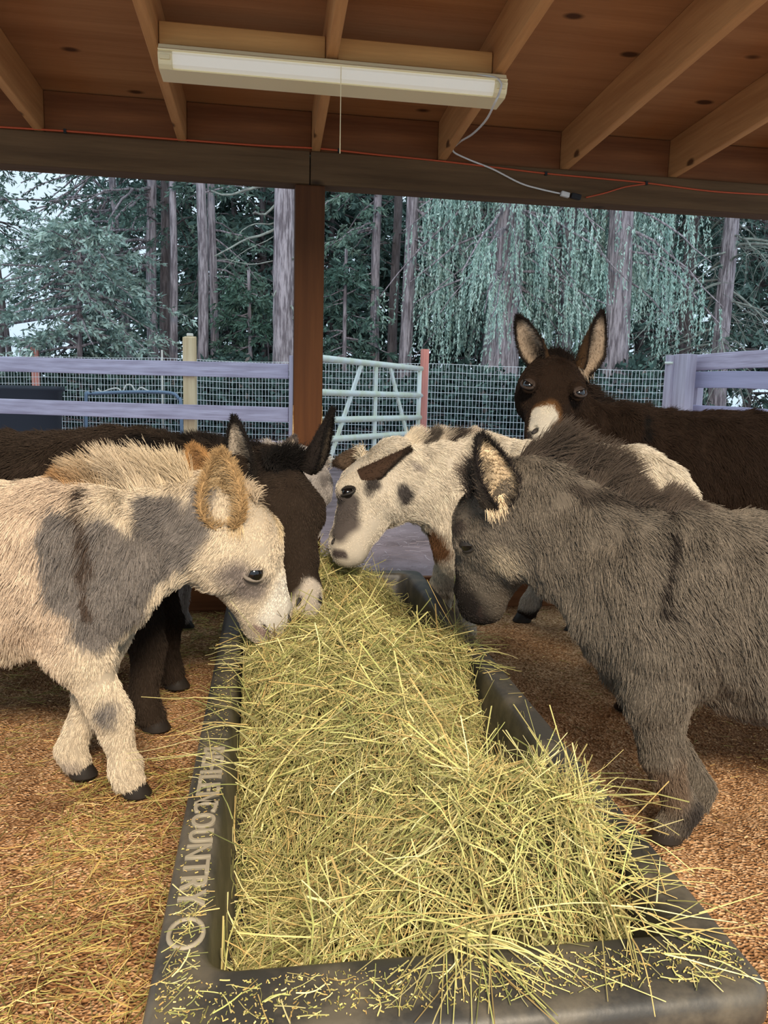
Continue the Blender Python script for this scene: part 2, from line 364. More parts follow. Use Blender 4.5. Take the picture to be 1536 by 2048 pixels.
# dust settled on the rim is a separate worn skin colour by height in the same plastic
t = black_poly.node_tree; b = t.nodes['Principled BSDF']
# embossed lettering on the left rim
def text_mesh(name, s, size, m, mw, parent, depth=0.003):
    cu = bpy.data.curves.new(name, 'FONT'); cu.body = s; cu.size = size; cu.extrude = depth; cu.bevel_depth = 0.0008; cu.align_x = 'CENTER'; cu.align_y = 'CENTER'; cu.space_character = 1.12
    o = bpy.data.objects.new(name, cu); COL.objects.link(o)
    bpy.context.view_layer.update()
    me = bpy.data.meshes.new_from_object(o.evaluated_get(bpy.context.evaluated_depsgraph_get()))
    bpy.data.objects.remove(o); me.transform(mw); me.materials.clear(); me.materials.append(m)
    return link(bpy.data.objects.new(name, me), parent)
letter = mat('rim_lettering', (0.27, 0.235, 0.17), 0.6)
def rim_mw(y):  # reading towards -Y, tops towards +X
    return Matrix(((0, 1, 0, FX0 + 0.040), (-1, 0, 0, y), (0, 0, 1, RZ + 0.001), (0, 0, 0, 1)))
text_mesh('lettering', 'BEHLEN', 0.066, letter, rim_mw(1.565), FEED)
text_mesh('lettering', 'COUNTRY', 0.062, letter, rim_mw(1.295), FEED)
mb = MB(); a = np.linspace(0, 2 * math.pi, 25)[:-1]
mb.loft([[(FX0 + 0.042 + r * math.cos(k), 1.075 + r * 1.25 * math.sin(k), z) for k in a] for r, z in ((0.029, 0.2985), (0.028, 0.303), (0.023, 0.303), (0.022, 0.2995))], cap=False); mb.build('round_boss', letter, FEED, smooth=True)

# ------------------------------------------------------------------ donkeys
def unit(v):
    v = np.asarray(v, float); return v / (np.linalg.norm(v) + 1e-12)

def prim_dist(P, q):
    """distance-like value of points P to one tapered elliptical limb q"""
    a, n, Lh = q['a'], q['n'], q['L']
    d = P - a; t = d @ n; tc = np.clip(t, 0, Lh); r = d - tc[:, None] * n
    u = tc / max(Lh, 1e-6); rs = q['ra'][0] + (q['rb'][0] - q['ra'][0]) * u; rf = q['ra'][1] + (q['rb'][1] - q['ra'][1]) * u
    xs = r @ q['s']; xf = r @ q['f']; xn = t - tc
    g = np.sqrt((xs / rs) ** 2 + (xf / rf) ** 2 + (xn / np.minimum(rs, rf)) ** 2) + 1e-9
    ln = np.sqrt((r * r).sum(1))
    return np.where(ln < 1e-6, -np.minimum(rs, rf), ln * (1 - 1 / g))

def body_field(prims, cuts, h):
    lo = np.min([np.minimum(q['a'] - max(q['ra']), q['b'] - max(q['rb'])) for q in prims], 0) - 0.03
    hi = np.max([np.maximum(q['a'] + max(q['ra']), q['b'] + max(q['rb'])) for q in prims], 0) + 0.03
    n = np.ceil((hi - lo) / h).astype(int) + 1
    ax = [lo[i] + h * np.arange(n[i]) for i in range(3)]
    F = np.full(n, 0.25, np.float32)
    for q in prims:
        m = max(*q['ra'], *q['rb']) + 2.2 * q['k'] + h
        l2 = np.minimum(q['a'], q['b']) - m; h2 = np.maximum(q['a'], q['b']) + m
        sl = [slice(max(0, int((l2[i] - lo[i]) / h)), min(n[i], int((h2[i] - lo[i]) / h) + 2)) for i in range(3)]
        X = np.stack(np.meshgrid(ax[0][sl[0]], ax[1][sl[1]], ax[2][sl[2]], indexing='ij'), -1)
        d = prim_dist(X.reshape(-1, 3), q).reshape(X.shape[:3]).astype(np.float32)
        o = F[tuple(sl)]; k = q['k']; e = np.clip(0.5 + 0.5 * (o - d) / k, 0, 1)
        F[tuple(sl)] = o * (1 - e) + d * e - k * e * (1 - e)
    for c, r in cuts:
        m = r + 0.03
        sl = [slice(max(0, int((c[i] - m - lo[i]) / h)), min(n[i], int((c[i] + m - lo[i]) / h) + 2)) for i in range(3)]
        X = np.stack(np.meshgrid(ax[0][sl[0]], ax[1][sl[1]], ax[2][sl[2]], indexing='ij'), -1)
        d = (r - np.linalg.norm(X - c, axis=-1)).astype(np.float32); o = F[tuple(sl)]; k = 0.008
        e = np.clip(0.5 - 0.5 * (o - d) / k, 0, 1); F[tuple(sl)] = o * (1 - e) + d * e + k * e * (1 - e)
    return F, lo

def surface_nets(F, lo, h):
    s = F < 0; nx, ny, nz = F.shape
    cnt = np.zeros((nx - 1, ny - 1, nz - 1), np.int8); offs = [(i, j, k) for i in (0, 1) for j in (0, 1) for k in (0, 1)]
    for i, j, k in offs: cnt += s[i:nx - 1 + i, j:ny - 1 + j, k:nz - 1 + k]
    act = np.argwhere((cnt > 0) & (cnt < 8)); idx = np.full(cnt.shape, -1, np.int64); idx[tuple(act.T)] = np.arange(len(act))
    val = np.stack([F[act[:, 0] + i, act[:, 1] + j, act[:, 2] + k] for i, j, k in offs], 1); O = np.array(offs, float)
    acc = np.zeros((len(act), 3)); num = np.zeros(len(act))
    for a in range(8):
        for b in range(a + 1, 8):
            if np.abs(O[a] - O[b]).sum() != 1: continue
            m = (val[:, a] < 0) != (val[:, b] < 0); tt = val[m, a] / (val[m, a] - val[m, b])
            acc[m] += O[a] + tt[:, None] * (O[b] - O[a]); num[m] += 1
    V = lo + h * (act + acc / num[:, None]); Q = []
    for ax in range(3):
        u, v = (ax + 1) % 3, (ax + 2) % 3
        s0 = [slice(None)] * 3; s1 = [slice(None)] * 3; s0[ax] = slice(0, -1); s1[ax] = slice(1, None)
        A = s[tuple(s0)]; B = s[tuple(s1)]; E = np.argwhere(A != B); E = E[(E[:, u] > 0) & (E[:, v] > 0) & (E[:, u] < F.shape[u] - 1) & (E[:, v] < F.shape[v] - 1)]
        inside = A[tuple(E.T)]
        def cell(du, dv):
            e = E.copy(); e[:, u] -= du; e[:, v] -= dv; return idx[tuple(e.T)]
        q = np.stack([cell(1, 1), cell(0, 1), cell(0, 0), cell(1, 0)], 1)
        q[~inside] = q[~inside][:, ::-1]; Q.append(q)
    return V, np.concatenate(Q)

hoof_m = mat('hoof_horn', (0.025, 0.021, 0.018), 0.5, bump=(60, 0.3, 0.002))
eye_m = mat('wet_dark_eye', (0.006, 0.005, 0.005), 0.06, spec=0.6)
lid_m = mat('dark_eyelid', (0.02, 0.017, 0.015), 0.55)
skin_m = mat('dark_nostril_skin', (0.03, 0.026, 0.024), 0.6)
grey_lid = mat('grey_eyelid', (.22, .185, .15), 0.6)
tan_lid = mat('tan_eyelid', (.040, .027, .020), 0.6)
coat_m = mat('animal_coat', (0.5, 0.5, 0.5), 0.85, attr='Col', spec=0.12)
hide_m = mat('animal_hide', (0.5, 0.5, 0.5), 0.9, attr='Col', spec=0.05)

def hair_object(name, P, R, C, m, parent, tipscale=0.25):
    """P (N,K,3) strands"""
    N, K, _ = P.shape
    hc = bpy.data.hair_curves.new(name); hc.add_curves([K] * N)
    hc.attributes['position'].data.foreach_set('vector', P.astype(np.float32).ravel())
    ra = hc.attributes.get('radius') or hc.attributes.new('radius', 'FLOAT', 'POINT')
    tp = np.linspace(1, tipscale, K)[None, :] * np.asarray(R).reshape(-1, 1)
    ra.data.foreach_set('value', np.broadcast_to(tp, (N, K)).astype(np.float32).ravel().copy())
    ca = hc.attributes.new('Col', 'FLOAT_COLOR', 'CURVE'); c4 = np.ones((N, 4), np.float32); c4[:, :3] = C; ca.data.foreach_set('color', c4.ravel())
    hc.materials.append(m); o = bpy.data.objects.new(name, hc); return link(o, parent)

class Donkey:
    def __init__(D, label, category, pos, heading, s, poll, muzzle, face, hs, color, spots=(), front=None, hind=None, ears=None, mane=None, fur=1.0, furlen=0.034,
                 necks=1.0, legcol=None, group='donkeys around the feed trough', belly=0.0, mz=(0.86, (0.5, 0.46, 0.4)), legs_thick=1.0, eyes=(1, -1), thick=1.0, neckdrop=0.0, curl=0.3, eye_t=.372, eye_f=.014, eye_s=1.0, lid=None, sleepy=.1, eye_o=.35, eye_w=.0895):
        D.s = s; D.pos = np.array([pos[0], pos[1], 0.0]); ch, sh = math.cos(heading), math.sin(heading)
        D.Rm = np.array([[ch, -sh, 0], [sh, ch, 0], [0, 0, 1.0]]); D.left = D.Rm @ np.array([0, 1.0, 0]); D.fwd = D.Rm @ np.array([1.0, 0, 0])
        D.color = np.array(color); D.prims = []; D.eye_t, D.eye_f, D.eye_s, D.lid, D.eye_w, D.sleepy, D.eye_o = eye_t, eye_f, eye_s, lid, eye_w, sleepy, eye_o
        Wp = lambda x, y, z: D.pos + s * (D.Rm @ np.array([x, y, z]))
        D.W = Wp; dn = np.array([0, 0, -1.0]); back = -D.fwd
        T = thick
        # trunk
        secs = [(.34, .70, .11 * T, .16, ), (.27, .715, .150 * T, .235), (.15, .725, .178 * T, .262), (-.10, .695 - belly, .215 * T, .262 + belly), (-.32, .715, .205 * T, .255), (-.50, .75, .175 * T, .225), (-.60, .76, .12 * T, .16)]
        for (xa, za, sa, fa), (xb, zb, sb, fb) in zip(secs[:-1], secs[1:]):
            D.limb(Wp(xa, 0, za), Wp(xb, 0, zb), (sa * s, fa * s), (sb * s, fb * s), D.left, .07 * s, back * .45 + dn, 'body', furlen * 1.25)
        # withers ridge
        D.limb(Wp(.24, 0, .88), Wp(-.02, 0, .875), (.06 * s, .085 * s), (.07 * s, .075 * s), D.left, .08 * s, back + dn * .3, 'body', furlen)
        # neck
        P = np.asarray(poll, float); M = np.asarray(muzzle, float); n = unit(M - P); D.poll = P; D.n = n; D.hl = np.linalg.norm(M - P)
        f = np.asarray(face, float); f = unit(f - (f @ n) * n); D.f = f; D.side = np.cross(f, n); D.hs = hs      # left of the head
        hl = D.hl; H = D.head
        nb = Wp(.25, 0, .76 - neckdrop); nt = P + n * hl * .10 - f * .085 * hs; D.nb, D.nt = nb, nt
        mid = (nb + nt) / 2 + np.array([0, 0, .012])
        ns = unit(D.left * 1.0 + D.side * 0.6); fl = unit(nb - nt) + dn * .8
        D.limb(nb, mid, (.115 * s * necks, .205 * s * necks), (.092 * s * necks, .165 * s * necks), D.left, .07 * s, fl, 'neck', furlen * 1.05)
        D.limb(mid, nt, (.092 * s * necks, .165 * s * necks), (.080 * hs * necks, .118 * hs * necks), ns, .06 * s, fl, 'neck', furlen)
        # head: hs is a head scale where 1 = 0.44 m long skull
        fh = furlen * .55; jaw = -f * .9 + n * .2
        hd = lambda t_, lf, ls=0.0: H(t_, ls, lf)
        D.limb(hd(.02, -.045 * hs), hd(.30, -.030 * hs), (.078 * hs, .082 * hs), (.098 * hs, .105 * hs), D.side, .04 * hs, jaw + n * .3, 'head', fh)
        D.limb(hd(.30, -.030 * hs), hd(.62, -.022 * hs), (.098 * hs, .105 * hs), (.062 * hs, .075 * hs), D.side, .04 * hs, jaw + n * .5, 'head', fh * .8)
        D.limb(hd(.62, -.022 * hs), hd(.86, -.020 * hs), (.062 * hs, .072 * hs), (.054 * hs, .060 * hs), D.side, .03 * hs, jaw + n * .6, 'head', fh * .55)
        D.limb(hd(.86, -.016 * hs), hd(.95, -.022 * hs), (.056 * hs, .060 * hs), (.050 * hs, .050 * hs), D.side, .03 * hs, jaw, 'head', fh * .4)
        D.limb(hd(.93, -.052 * hs), hd(.96, -.052 * hs), (.040 * hs, .030 * hs), (.036 * hs, .026 * hs), D.side, .012 * hs, jaw, 'head', fh * .4)   # lower lip
        for e in (1, -1):   # cheeks and brows
            D.limb(H(.24, .050 * hs * e, -.085 * hs), H(.40, .046 * hs * e, -.075 * hs), (.040 * hs, .062 * hs), (.036 * hs, .050 * hs), D.side, .04 * hs, jaw + n * .5, 'head', fh)
            D.limb(H(eye_t - .07, .072 * hs * e, (eye_f + .018) * hs), H(eye_t + .01, .074 * hs * e, (eye_f + .014) * hs), (.024 * hs, .022 * hs), (.022 * hs, .020 * hs), D.side, .03 * hs, jaw, 'head', fh * .7)
        cuts = []
        for e in (1, -1):
            cuts.append((H(.925, .036 * hs * e, .030 * hs), .014 * hs))
            cuts.append((H(eye_t, (eye_w + .0145) * hs * e, (eye_f + .002) * hs), .018 * hs))
        # legs
        lt = legs_thick
        fl_ = [(.27, .095, 0), (.27, -.095, 0)]; hl_ = [(-.52, .10, 0), (-.52, -.10, 0)]
        D.hoofs = []
        for i, e in enumerate((1, -1)):
            ft = np.array(front[i]) if front is not None and front[i] is not None else Wp(*fl_[i])
            ft = np.array([ft[0], ft[1], 0.0]); sh_ = Wp(.24, .10 * e, .60); el = Wp(.235, .098 * e, .48)
            kn = el * .46 + (ft + [0, 0, .10 * s]) * .54 + D.fwd * .018 * s; fe = ft + np.array([0, 0, .095 * s]) - D.fwd * .018 * s; ho = ft + np.array([0, 0, .045 * s])
            lf_ = furlen * .62
            D.limb(sh_, el, (.085 * s, .115 * s), (.066 * s * lt, .082 * s * lt), D.left, .07 * s, dn + back * .15, 'leg', furlen * .9)
            D.limb(el, kn, (.062 * s * lt, .076 * s * lt), (.046 * s * lt, .048 * s * lt), D.left, .05 * s, dn, 'leg', lf_)
            D.limb(kn, fe, (.047 * s * lt, .049 * s * lt), (.036 * s * lt, .038 * s * lt), D.left, .03 * s, dn, 'leg', lf_)
            D.limb(fe, ho, (.039 * s * lt, .043 * s * lt), (.040 * s * lt, .044 * s * lt), D.left, .02 * s, dn + D.fwd * .5, 'leg', lf_)
            D.hoofs.append((ft, lt))
            ft = np.array(hind[i]) if hind is not None and hind[i] is not None else Wp(*hl_[i]); ft = np.array([ft[0], ft[1], 0.0])
            hp = Wp(-.46, .10 * e, .66); st = Wp(-.38, .115 * e, .50); hk = Wp(-.60, .10 * e, .31) * .6 + (ft + np.array([0, 0, .31 * s]) - D.fwd * .07 * s) * .4; fe = ft + np.array([0, 0, .095 * s]) - D.fwd * .02 * s; ho = ft + np.array([0, 0, .045 * s])
            D.limb(hp, st, (.11 * s, .16 * s), (.078 * s, .10 * s), D.left, .07 * s, dn + back * .3, 'leg', furlen)
            D.limb(st, hk, (.070 * s, .092 * s), (.044 * s * lt, .056 * s * lt), D.left, .05 * s, dn, 'leg', lf_)
            D.limb(hk, fe, (.044 * s * lt, .054 * s * lt), (.036 * s * lt, .038 * s * lt), D.left, .03 * s, dn, 'leg', lf_)
            D.limb(fe, ho, (.039 * s * lt, .043 * s * lt), (.040 * s * lt, .044 * s * lt), D.left, .02 * s, dn + D.fwd * .5, 'leg', lf_)
            D.hoofs.append((ft, lt))
        D.limb(Wp(-.62, 0, .86), Wp(-.68, 0, .62), (.030 * s, .030 * s), (.022 * s, .022 * s), D.left, .03 * s, dn, 'body', furlen)   # tail
        h = 0.0085
        Fd, lo = body_field(D.prims, cuts, h); V, Q = surface_nets(Fd, lo, h)
        # patches of coat colour
        D.bvh = BVHTree.FromPolygons(V.tolist(), Q.tolist())
        D.spots = []
        for sp_ in spots:
            kind, data, r, c = sp_[:4]; soft = sp_[4] if len(sp_) > 4 else 0.25
            pts = []
            for p in data:
                if kind == 'px':
                    hit = D.bvh.ray_cast(Vector(CAM), Vector(unit(ray(*p))))
                    if hit[0] is None: continue
                    pts.append(np.array(hit[0]))
                elif kind == 'head': pts.append(H(p[0], p[1] * hs, p[2] * hs))
                elif kind == 'body': pts.append(Wp(*p))
                else: pts.append(np.asarray(p, float))
            if pts: D.spots.append((np.array(pts), r, np.array(c), soft))
        D.spots.append((np.array([H(.99, .040 * hs, -.036 * hs), H(.86, .056 * hs, -.040 * hs)]), .0055, np.array([.05, .035, .03]), .6)); D.spots.append((np.array([H(.99, -.040 * hs, -.036 * hs), H(.86, -.056 * hs, -.040 * hs)]), .0055, np.array([.05, .035, .03]), .6))
        D.root = empty('donkey', D.pos, label, category, group)
        cv = D.paint(V)
        D.body = mesh_np('body', V, Q, hide_m, D.root, smooth=True, colors=cv * 0.62)
        D.face_bits(hs, eyes, mz)
        for ft, lt in D.hoofs:
            mb = MB(); a = np.linspace(0, 2 * math.pi, 17)[:-1]; R = .034 * s * lt
            def ring(z, r, fw): return [ft + D.fwd * (fw + r * math.cos(k) * 1.12) + D.left * r * math.sin(k) + np.array([0, 0, z]) for k in a]
            mb.loft([ring(0.0, R * 1.12, .022 * s), ring(.004, R * 1.15, .022 * s), ring(.05 * s, R * .92, .004 * s), ring(.062 * s, R * .80, 0)]); mb.build('hoof', hoof_m, D.root, smooth=True)
        for k, e in enumerate(ears or []): D.ear(hs=hs, **e)
        if FUR > 0: D.grow(V, Q, fur, curl)
        if mane: D.mane(hs=hs, **mane)

    def head(D, t_, ls, lf):
        return D.poll + D.n * (t_ * D.hl) + D.side * ls + D.f * lf
    def limb(D, a, b, ra, rb, side, k, flow, part, fl):
        a = np.asarray(a, float); b = np.asarray(b, float); L = np.linalg.norm(b - a); n = (b - a) / L; sd = unit(np.asarray(side) - (np.asarray(side) @ n) * n)
        D.prims.append(dict(a=a, b=b, L=L, n=n, s=sd, f=np.cross(n, sd), ra=ra, rb=rb, k=k, flow=unit(flow), part=part, fl=fl))
    def paint(D, P, jit=None):
        c = np.tile(D.color, (len(P), 1)); Pj = P + 0.010 * np.stack([snoise(P, 9, 11), snoise(P, 9, 12), snoise(P, 9, 13)], 1)
        if jit is not None: Pj = Pj + jit
        for pts, r, col, soft in D.spots:
            if len(pts) == 1: d = np.linalg.norm(Pj - pts[0], axis=1)
            else:
                d = np.full(len(P), 9.0)
                for a, b in zip(pts[:-1], pts[1:]):
                    ab = b - a; u = np.clip((Pj - a) @ ab / (ab @ ab + 1e-12), 0, 1); d = np.minimum(d, np.linalg.norm(Pj - a - u[:, None] * ab, axis=1))
            w = np.clip((r - d) / (soft * r) + 0.5, 0, 1)[:, None]; c = c * (1 - w) + col * w
        return c
    def face_bits(D, hs, eyes, mz):
        D.eyec = []
        for e in eyes:
            c = D.head(D.eye_t, D.eye_w * hs * e, D.eye_f * hs); o = unit(D.side * e + D.f * D.eye_o)
            hit = D.bvh.ray_cast(Vector(c + o * .08), Vector(-o))
            if hit[0] is not None: c = np.array(hit[0]) - o * (.006 if D.eye_o < 1 else .0125) * hs
            D.eyec.append((c, .0200 * hs * D.eye_s * 1.35)); mb = MB(); r = .0200 * hs * D.eye_s; ea = D.f * .85 + D.n * .40; u = unit(ea - (ea @ o) * o); v = np.cross(o, u); v = v * np.sign(v @ (D.n - .4 * D.f)); th = np.linspace(0, 2 * math.pi, 19)[:-1]
            mb.loft([[c + o * r * math.cos(ph) + r * math.sin(ph) * (u * math.cos(k) + v * math.sin(k)) for k in th] for ph in np.linspace(0.02, math.pi - .02, 11)]); mb.build('eye', eye_m, D.root, smooth=True)
            mb = MB(); A = np.linspace(0, 2 * math.pi, 25)
            ringp = np.array([c + o * (.0115 * hs - .005 * hs * abs(math.cos(k))) + (u * 1.42 * math.cos(k) + v * .74 * math.sin(k)) * r for k in A])
            mb.tube(ringp, .0046 * hs, 7, cap=False)
            if D.sleepy > 0:   # upper lid drawn part way over the eye
                R = r * 1.10; rows = []
                for i in range(9):
                    e0 = .50 - D.sleepy * 1.5; el = e0 + i / 8 * (1.75 - e0)
                    rows.append([c + R * (math.cos(el) * math.cos(az_) * o + math.cos(el) * math.sin(az_) * u * 1.2 - math.sin(el) * v) for az_ in np.linspace(-1.45, 1.45, 11)])
                b_ = len(mb.v); mb.v += [tuple(p_) for r_ in rows for p_ in r_]
                for i in range(8):
                    for j in range(10): mb.f.append((b_ + i * 11 + j, b_ + i * 11 + j + 1, b_ + (i + 1) * 11 + j + 1, b_ + (i + 1) * 11 + j))
            mb.build('eyelid', D.lid or lid_m, D.root, smooth=True)
            D.spots.append((np.array([c]), .0, D.color, .2))
        for e in (1, -1):
            c = D.head(.925, .032 * hs * e, .022 * hs); u = unit(D.n * .8 + D.side * e * .35); v = D.side * e; o = D.f; th = np.linspace(0, 2 * math.pi, 15)[:-1]
            mb = MB(); mb.loft([[c + (o * math.cos(ph) * .006 + math.sin(ph) * (u * math.cos(k) * .014 + v * math.sin(k) * .009)) * hs for k in th] for ph in np.linspace(.02, math.pi - .02, 7)]); mb.build('nostril', skin_m, D.root, smooth=True)
    def ear(D, base, tip, open_dir, w, col_in, col_out, rim, hs, length=None, bend=0.0, tuft=None, fur=0.012, n=2600):
        """cupped leaf: open_dir is the way the hollow looks; base and tip are world points"""
        base = np.asarray(base, float); tip = np.asarray(tip, float); ax = unit(tip - base); L = np.linalg.norm(tip - base)
        o = np.asarray(open_dir, float); o = unit(o - (o @ ax) * ax); sd = np.cross(ax, o)
        nu, nv = 22, 17; us = np.linspace(0, 1, nu); prof = np.interp(us, [0, .12, .35, .6, .8, .93, 1.0], [.62, .82, 1.0, .90, .62, .32, .03]) * w / 2
        ang = np.interp(us, [0, .2, .5, .8, 1], [150, 120, 88, 66, 50]) * math.pi / 180
        V = np.zeros((nu, nv, 3)); N = np.zeros((nu, nv, 3))
        for i, u in enumerate(us):
            R = prof[i] / math.sin(min(ang[i], math.pi / 2)); c = base + ax * L * u + D.f * 0 + o * bend * L * math.sin(u * math.pi * .5) ** 2
            for j in range(nv):
                a = -ang[i] + 2 * ang[i] * j / (nv - 1); N[i, j] = sd * math.sin(a) - o * math.cos(a); V[i, j] = c + R * N[i, j] + o * R
        th = .0075 * hs; Vo = V + N * th * np.sin(np.linspace(0.25, math.pi - .25, nv))[None, :, None]
        id_ = lambda i, j, k: k * nu * nv + i * nv + j
        F = []
        for i in range(nu - 1):
            for j in range(nv - 1):
                F.append((id_(i, j, 0), id_(i, j + 1, 0), id_(i + 1, j + 1, 0), id_(i + 1, j, 0))); F.append((id_(i, j, 1), id_(i + 1, j, 1), id_(i + 1, j + 1, 1), id_(i, j + 1, 1)))
            F.append((id_(i, 0, 0), id_(i + 1, 0, 0), id_(i + 1, 0, 1), id_(i, 0, 1))); F.append((id_(i, nv - 1, 0), id_(i, nv - 1, 1), id_(i + 1, nv - 1, 1), id_(i + 1, nv - 1, 0)))
        for j in range(nv - 1): F.append((id_(nu - 1, j, 0), id_(nu - 1, j + 1, 0), id_(nu - 1, j + 1, 1), id_(nu - 1, j, 1)))
        AV = np.concatenate([V.reshape(-1, 3), Vo.reshape(-1, 3)])
        jj = np.abs(np.tile(np.linspace(-1, 1, nv), nu)); uu = np.repeat(us, nv)
        def col(side, jj, uu, rr):
            c = np.where(side[:, None] == 0, np.array(col_in), np.array(col_out))
            e = np.clip((jj - .82 + .40 * np.clip(uu - .45, 0, 1)) / .16, 0, 1) + np.clip((uu - .76) / .14, 0, 1); e = np.clip(e, 0, 1)[:, None]
            c = c * (1 - e) + np.array(rim) * e
            dk = (np.exp(-((jj / .38) ** 2)) * np.clip((uu - .10) / .2, 0, 1) * np.clip((.75 - uu) / .2, 0, 1))[:, None] * (side[:, None] == 0) * .75
            return c * (1 - dk) + np.array(rim) * .8 * dk
        C = np.concatenate([col(np.zeros(nu * nv), jj, uu, 0), col(np.ones(nu * nv), jj, uu, 0)])
        eo = mesh_np('ear', AV, np.array(F), hide_m, D.root, smooth=True, colors=C)
        if FUR <= 0: return
        g = np.random.default_rng(int(abs(base[0]) * 1e4)); n = int(n * FUR)
        fi = g.random(n) * (nu - 1.001); fj = g.random(n) * (nv - 1.001); ks = (g.random(n) < .55).astype(int)
        ed = g.random(n) < .30; fj = np.where(ed, np.where(g.random(n) < .5, g.random(n) * .5, nv - 1.01 - g.random(n) * .5), fj)
        i0 = fi.astype(int); j0 = fj.astype(int); a = (fi - i0)[:, None]; b = (fj - j0)[:, None]
        def smp(A): return (A[i0, j0] * (1 - a) + A[i0 + 1, j0] * a) * (1 - b) + (A[i0, j0 + 1] * (1 - a) + A[i0 + 1, j0 + 1] * a) * b
        p = np.where(ks[:, None] == 1, smp(Vo), smp(V)); nn = smp(N) * np.where(ks[:, None] == 1, 1, -1)
        d = nn * .45 + ax * .8 + g.normal(size=(n, 3)) * .38; d /= np.linalg.norm(d, axis=1, keepdims=True)
        inner = (ks == 0)[:, None]; d = np.where(inner, unit_rows(d + sd * np.sign(fj - nv / 2 + .5)[:, None] * -.5), d)
        ln = fur * (.6 + .7 * g.random(n)) * np.where(ks == 0, 1.35, 1.0)
        tt = np.linspace(0, 1, 4)[None, :, None]; S = p[:, None] + d[:, None] * ln[:, None, None] * tt
        C = col(ks * 1.0, np.abs(fj / (nv - 1) * 2 - 1), fi / (nu - 1), 0) * (0.75 + .5 * g.random((n, 1)))
        hair_object('ear_hair', S, np.full(n, .00085), C, coat_m, eo)
        if tuft:
            m = tuft; q = base + sd * ((g.random((m, 1)) - .5) * w * .75) + ax * (g.random((m, 1)) * L * .16) + o * w * .32
            d = unit_rows(o * .7 - ax * .5 + g.normal(size=(m, 3)) * .28); S = q[:, None] + d[:, None] * (.030 * (.4 + g.random((m, 1, 1)))) * tt + np.array([0, 0, -.02]) * tt ** 2
            hair_object('ear_tuft', S, np.full(m, .0009), np.array(col_in) * (1.0 + .35 * g.random((m, 1))), coat_m, eo)
    def region(D, P):
        dist = np.stack([prim_dist(P, q) for q in D.prims], 1); w = np.exp(-np.clip(dist - dist.min(1, keepdims=True), 0, 1) / .018); w /= w.sum(1, keepdims=True)
        return w @ np.array([q['flow'] for q in D.prims]), w @ np.array([q['fl'] for q in D.prims]), np.argmin(dist, 1)
    def grow(D, V, Q, fur, curl):
        g = np.random.default_rng(int(D.pos[0] * 991) % 1000 + 3)
        A, B, Cc, Dd = V[Q[:, 0]], V[Q[:, 1]], V[Q[:, 2]], V[Q[:, 3]]
        fn = np.cross(Cc - A, Dd - B); ar = np.linalg.norm(fn, axis=1) / 2; fn /= (np.linalg.norm(fn, axis=1, keepdims=True) + 1e-12)
        VN = np.zeros_like(V)
        for k in range(4): np.add.at(VN, Q[:, k], fn * ar[:, None])
        VN /= np.linalg.norm(VN, axis=1, keepdims=True) + 1e-12
        n = int(ar.sum() * 62000 * fur * FUR); cs = np.cumsum(ar); pk = np.searchsorted(cs, g.random(n) * cs[-1]); pk = np.clip(pk, 0, len(Q) - 1)
        a = g.random((n, 1)); b = g.random((n, 1))
        def smp(X): return (X[Q[pk, 0]] * (1 - a) + X[Q[pk, 1]] * a) * (1 - b) + (X[Q[pk, 3]] * (1 - a) + X[Q[pk, 2]] * a) * b
        p = smp(V); nn = unit_rows(smp(VN)); fl, ln, who = D.region(p)
        keep = p[:, 2] > .030
        # no hair over eyes, nostrils and mouth
        for c_, r_ in D.eyec: keep &= np.linalg.norm(p - c_, axis=1) > r_
        for e in (1, -1):
            keep &= np.linalg.norm(p - D.head(.925, .034 * e * D.hs, .028 * D.hs), axis=1) > .013
        p, nn, fl, ln = p[keep], nn[keep], fl[keep], ln[keep]; n = len(p)
        fl = fl + .30 * np.stack([snoise(p, 3.5, 21), snoise(p, 3.5, 22), snoise(p, 3.5, 23)], 1)
        tg = fl - (fl * nn).sum(1, keepdims=True) * nn; tg = unit_rows(tg)
        wob = np.stack([snoise(p, 14, 31), snoise(p, 14, 32), snoise(p, 14, 33)], 1)
        d0 = unit_rows(nn * .55 + tg * .9 + wob * curl + g.normal(size=(n, 3)) * .16)
        d1 = unit_rows(nn * .12 + tg * 1.0 + wob * curl * .8 + g.normal(size=(n, 3)) * .12 + np.array([0, 0, -.25]))
        L = ln * (.65 + .55 * g.random(n)) * np.clip(1 + .22 * snoise(p, 5, 41), .75, 1.4); K = 5
        tt = np.linspace(0, 1, K); S = np.zeros((n, K, 3)); S[:, 0] = p - nn * .002
        for k in range(1, K):
            u = (k - .5) / (K - 1); S[:, k] = S[:, k - 1] + (d0 * (1 - u) + d1 * u) * (L / (K - 1))[:, None]
        # locks: tips gather towards cell centres
        cs_ = .017; q = S[:, -1] + .012 * np.stack([snoise(p, 22, 51), snoise(p, 22, 52), snoise(p, 22, 53)], 1)
        ctr = (np.floor(q / cs_) + .5) * cs_; pull = (ctr - q) * np.array([1, 1, 1]); pull -= (pull * nn).sum(1, keepdims=True) * nn * .6
        for k in range(1, K): S[:, k] += pull * .45 * np.clip(L / .03, 0, 1)[:, None] * (k / (K - 1)) ** 1.5
        # keep every strand above the ground
        S[:, :, 2] = np.maximum(S[:, :, 2], .012)
        C = D.paint(p + tg * L[:, None] * .45, g.normal(size=(n, 3)) * .006) * (.62 + .66 * g.random((n, 1))) * (1 + .05 * snoise(p, 12, 61))[:, None]
        hair_object('coat', S, np.full(n, .00082), np.clip(C, 0, .9), coat_m, D.root, .3)
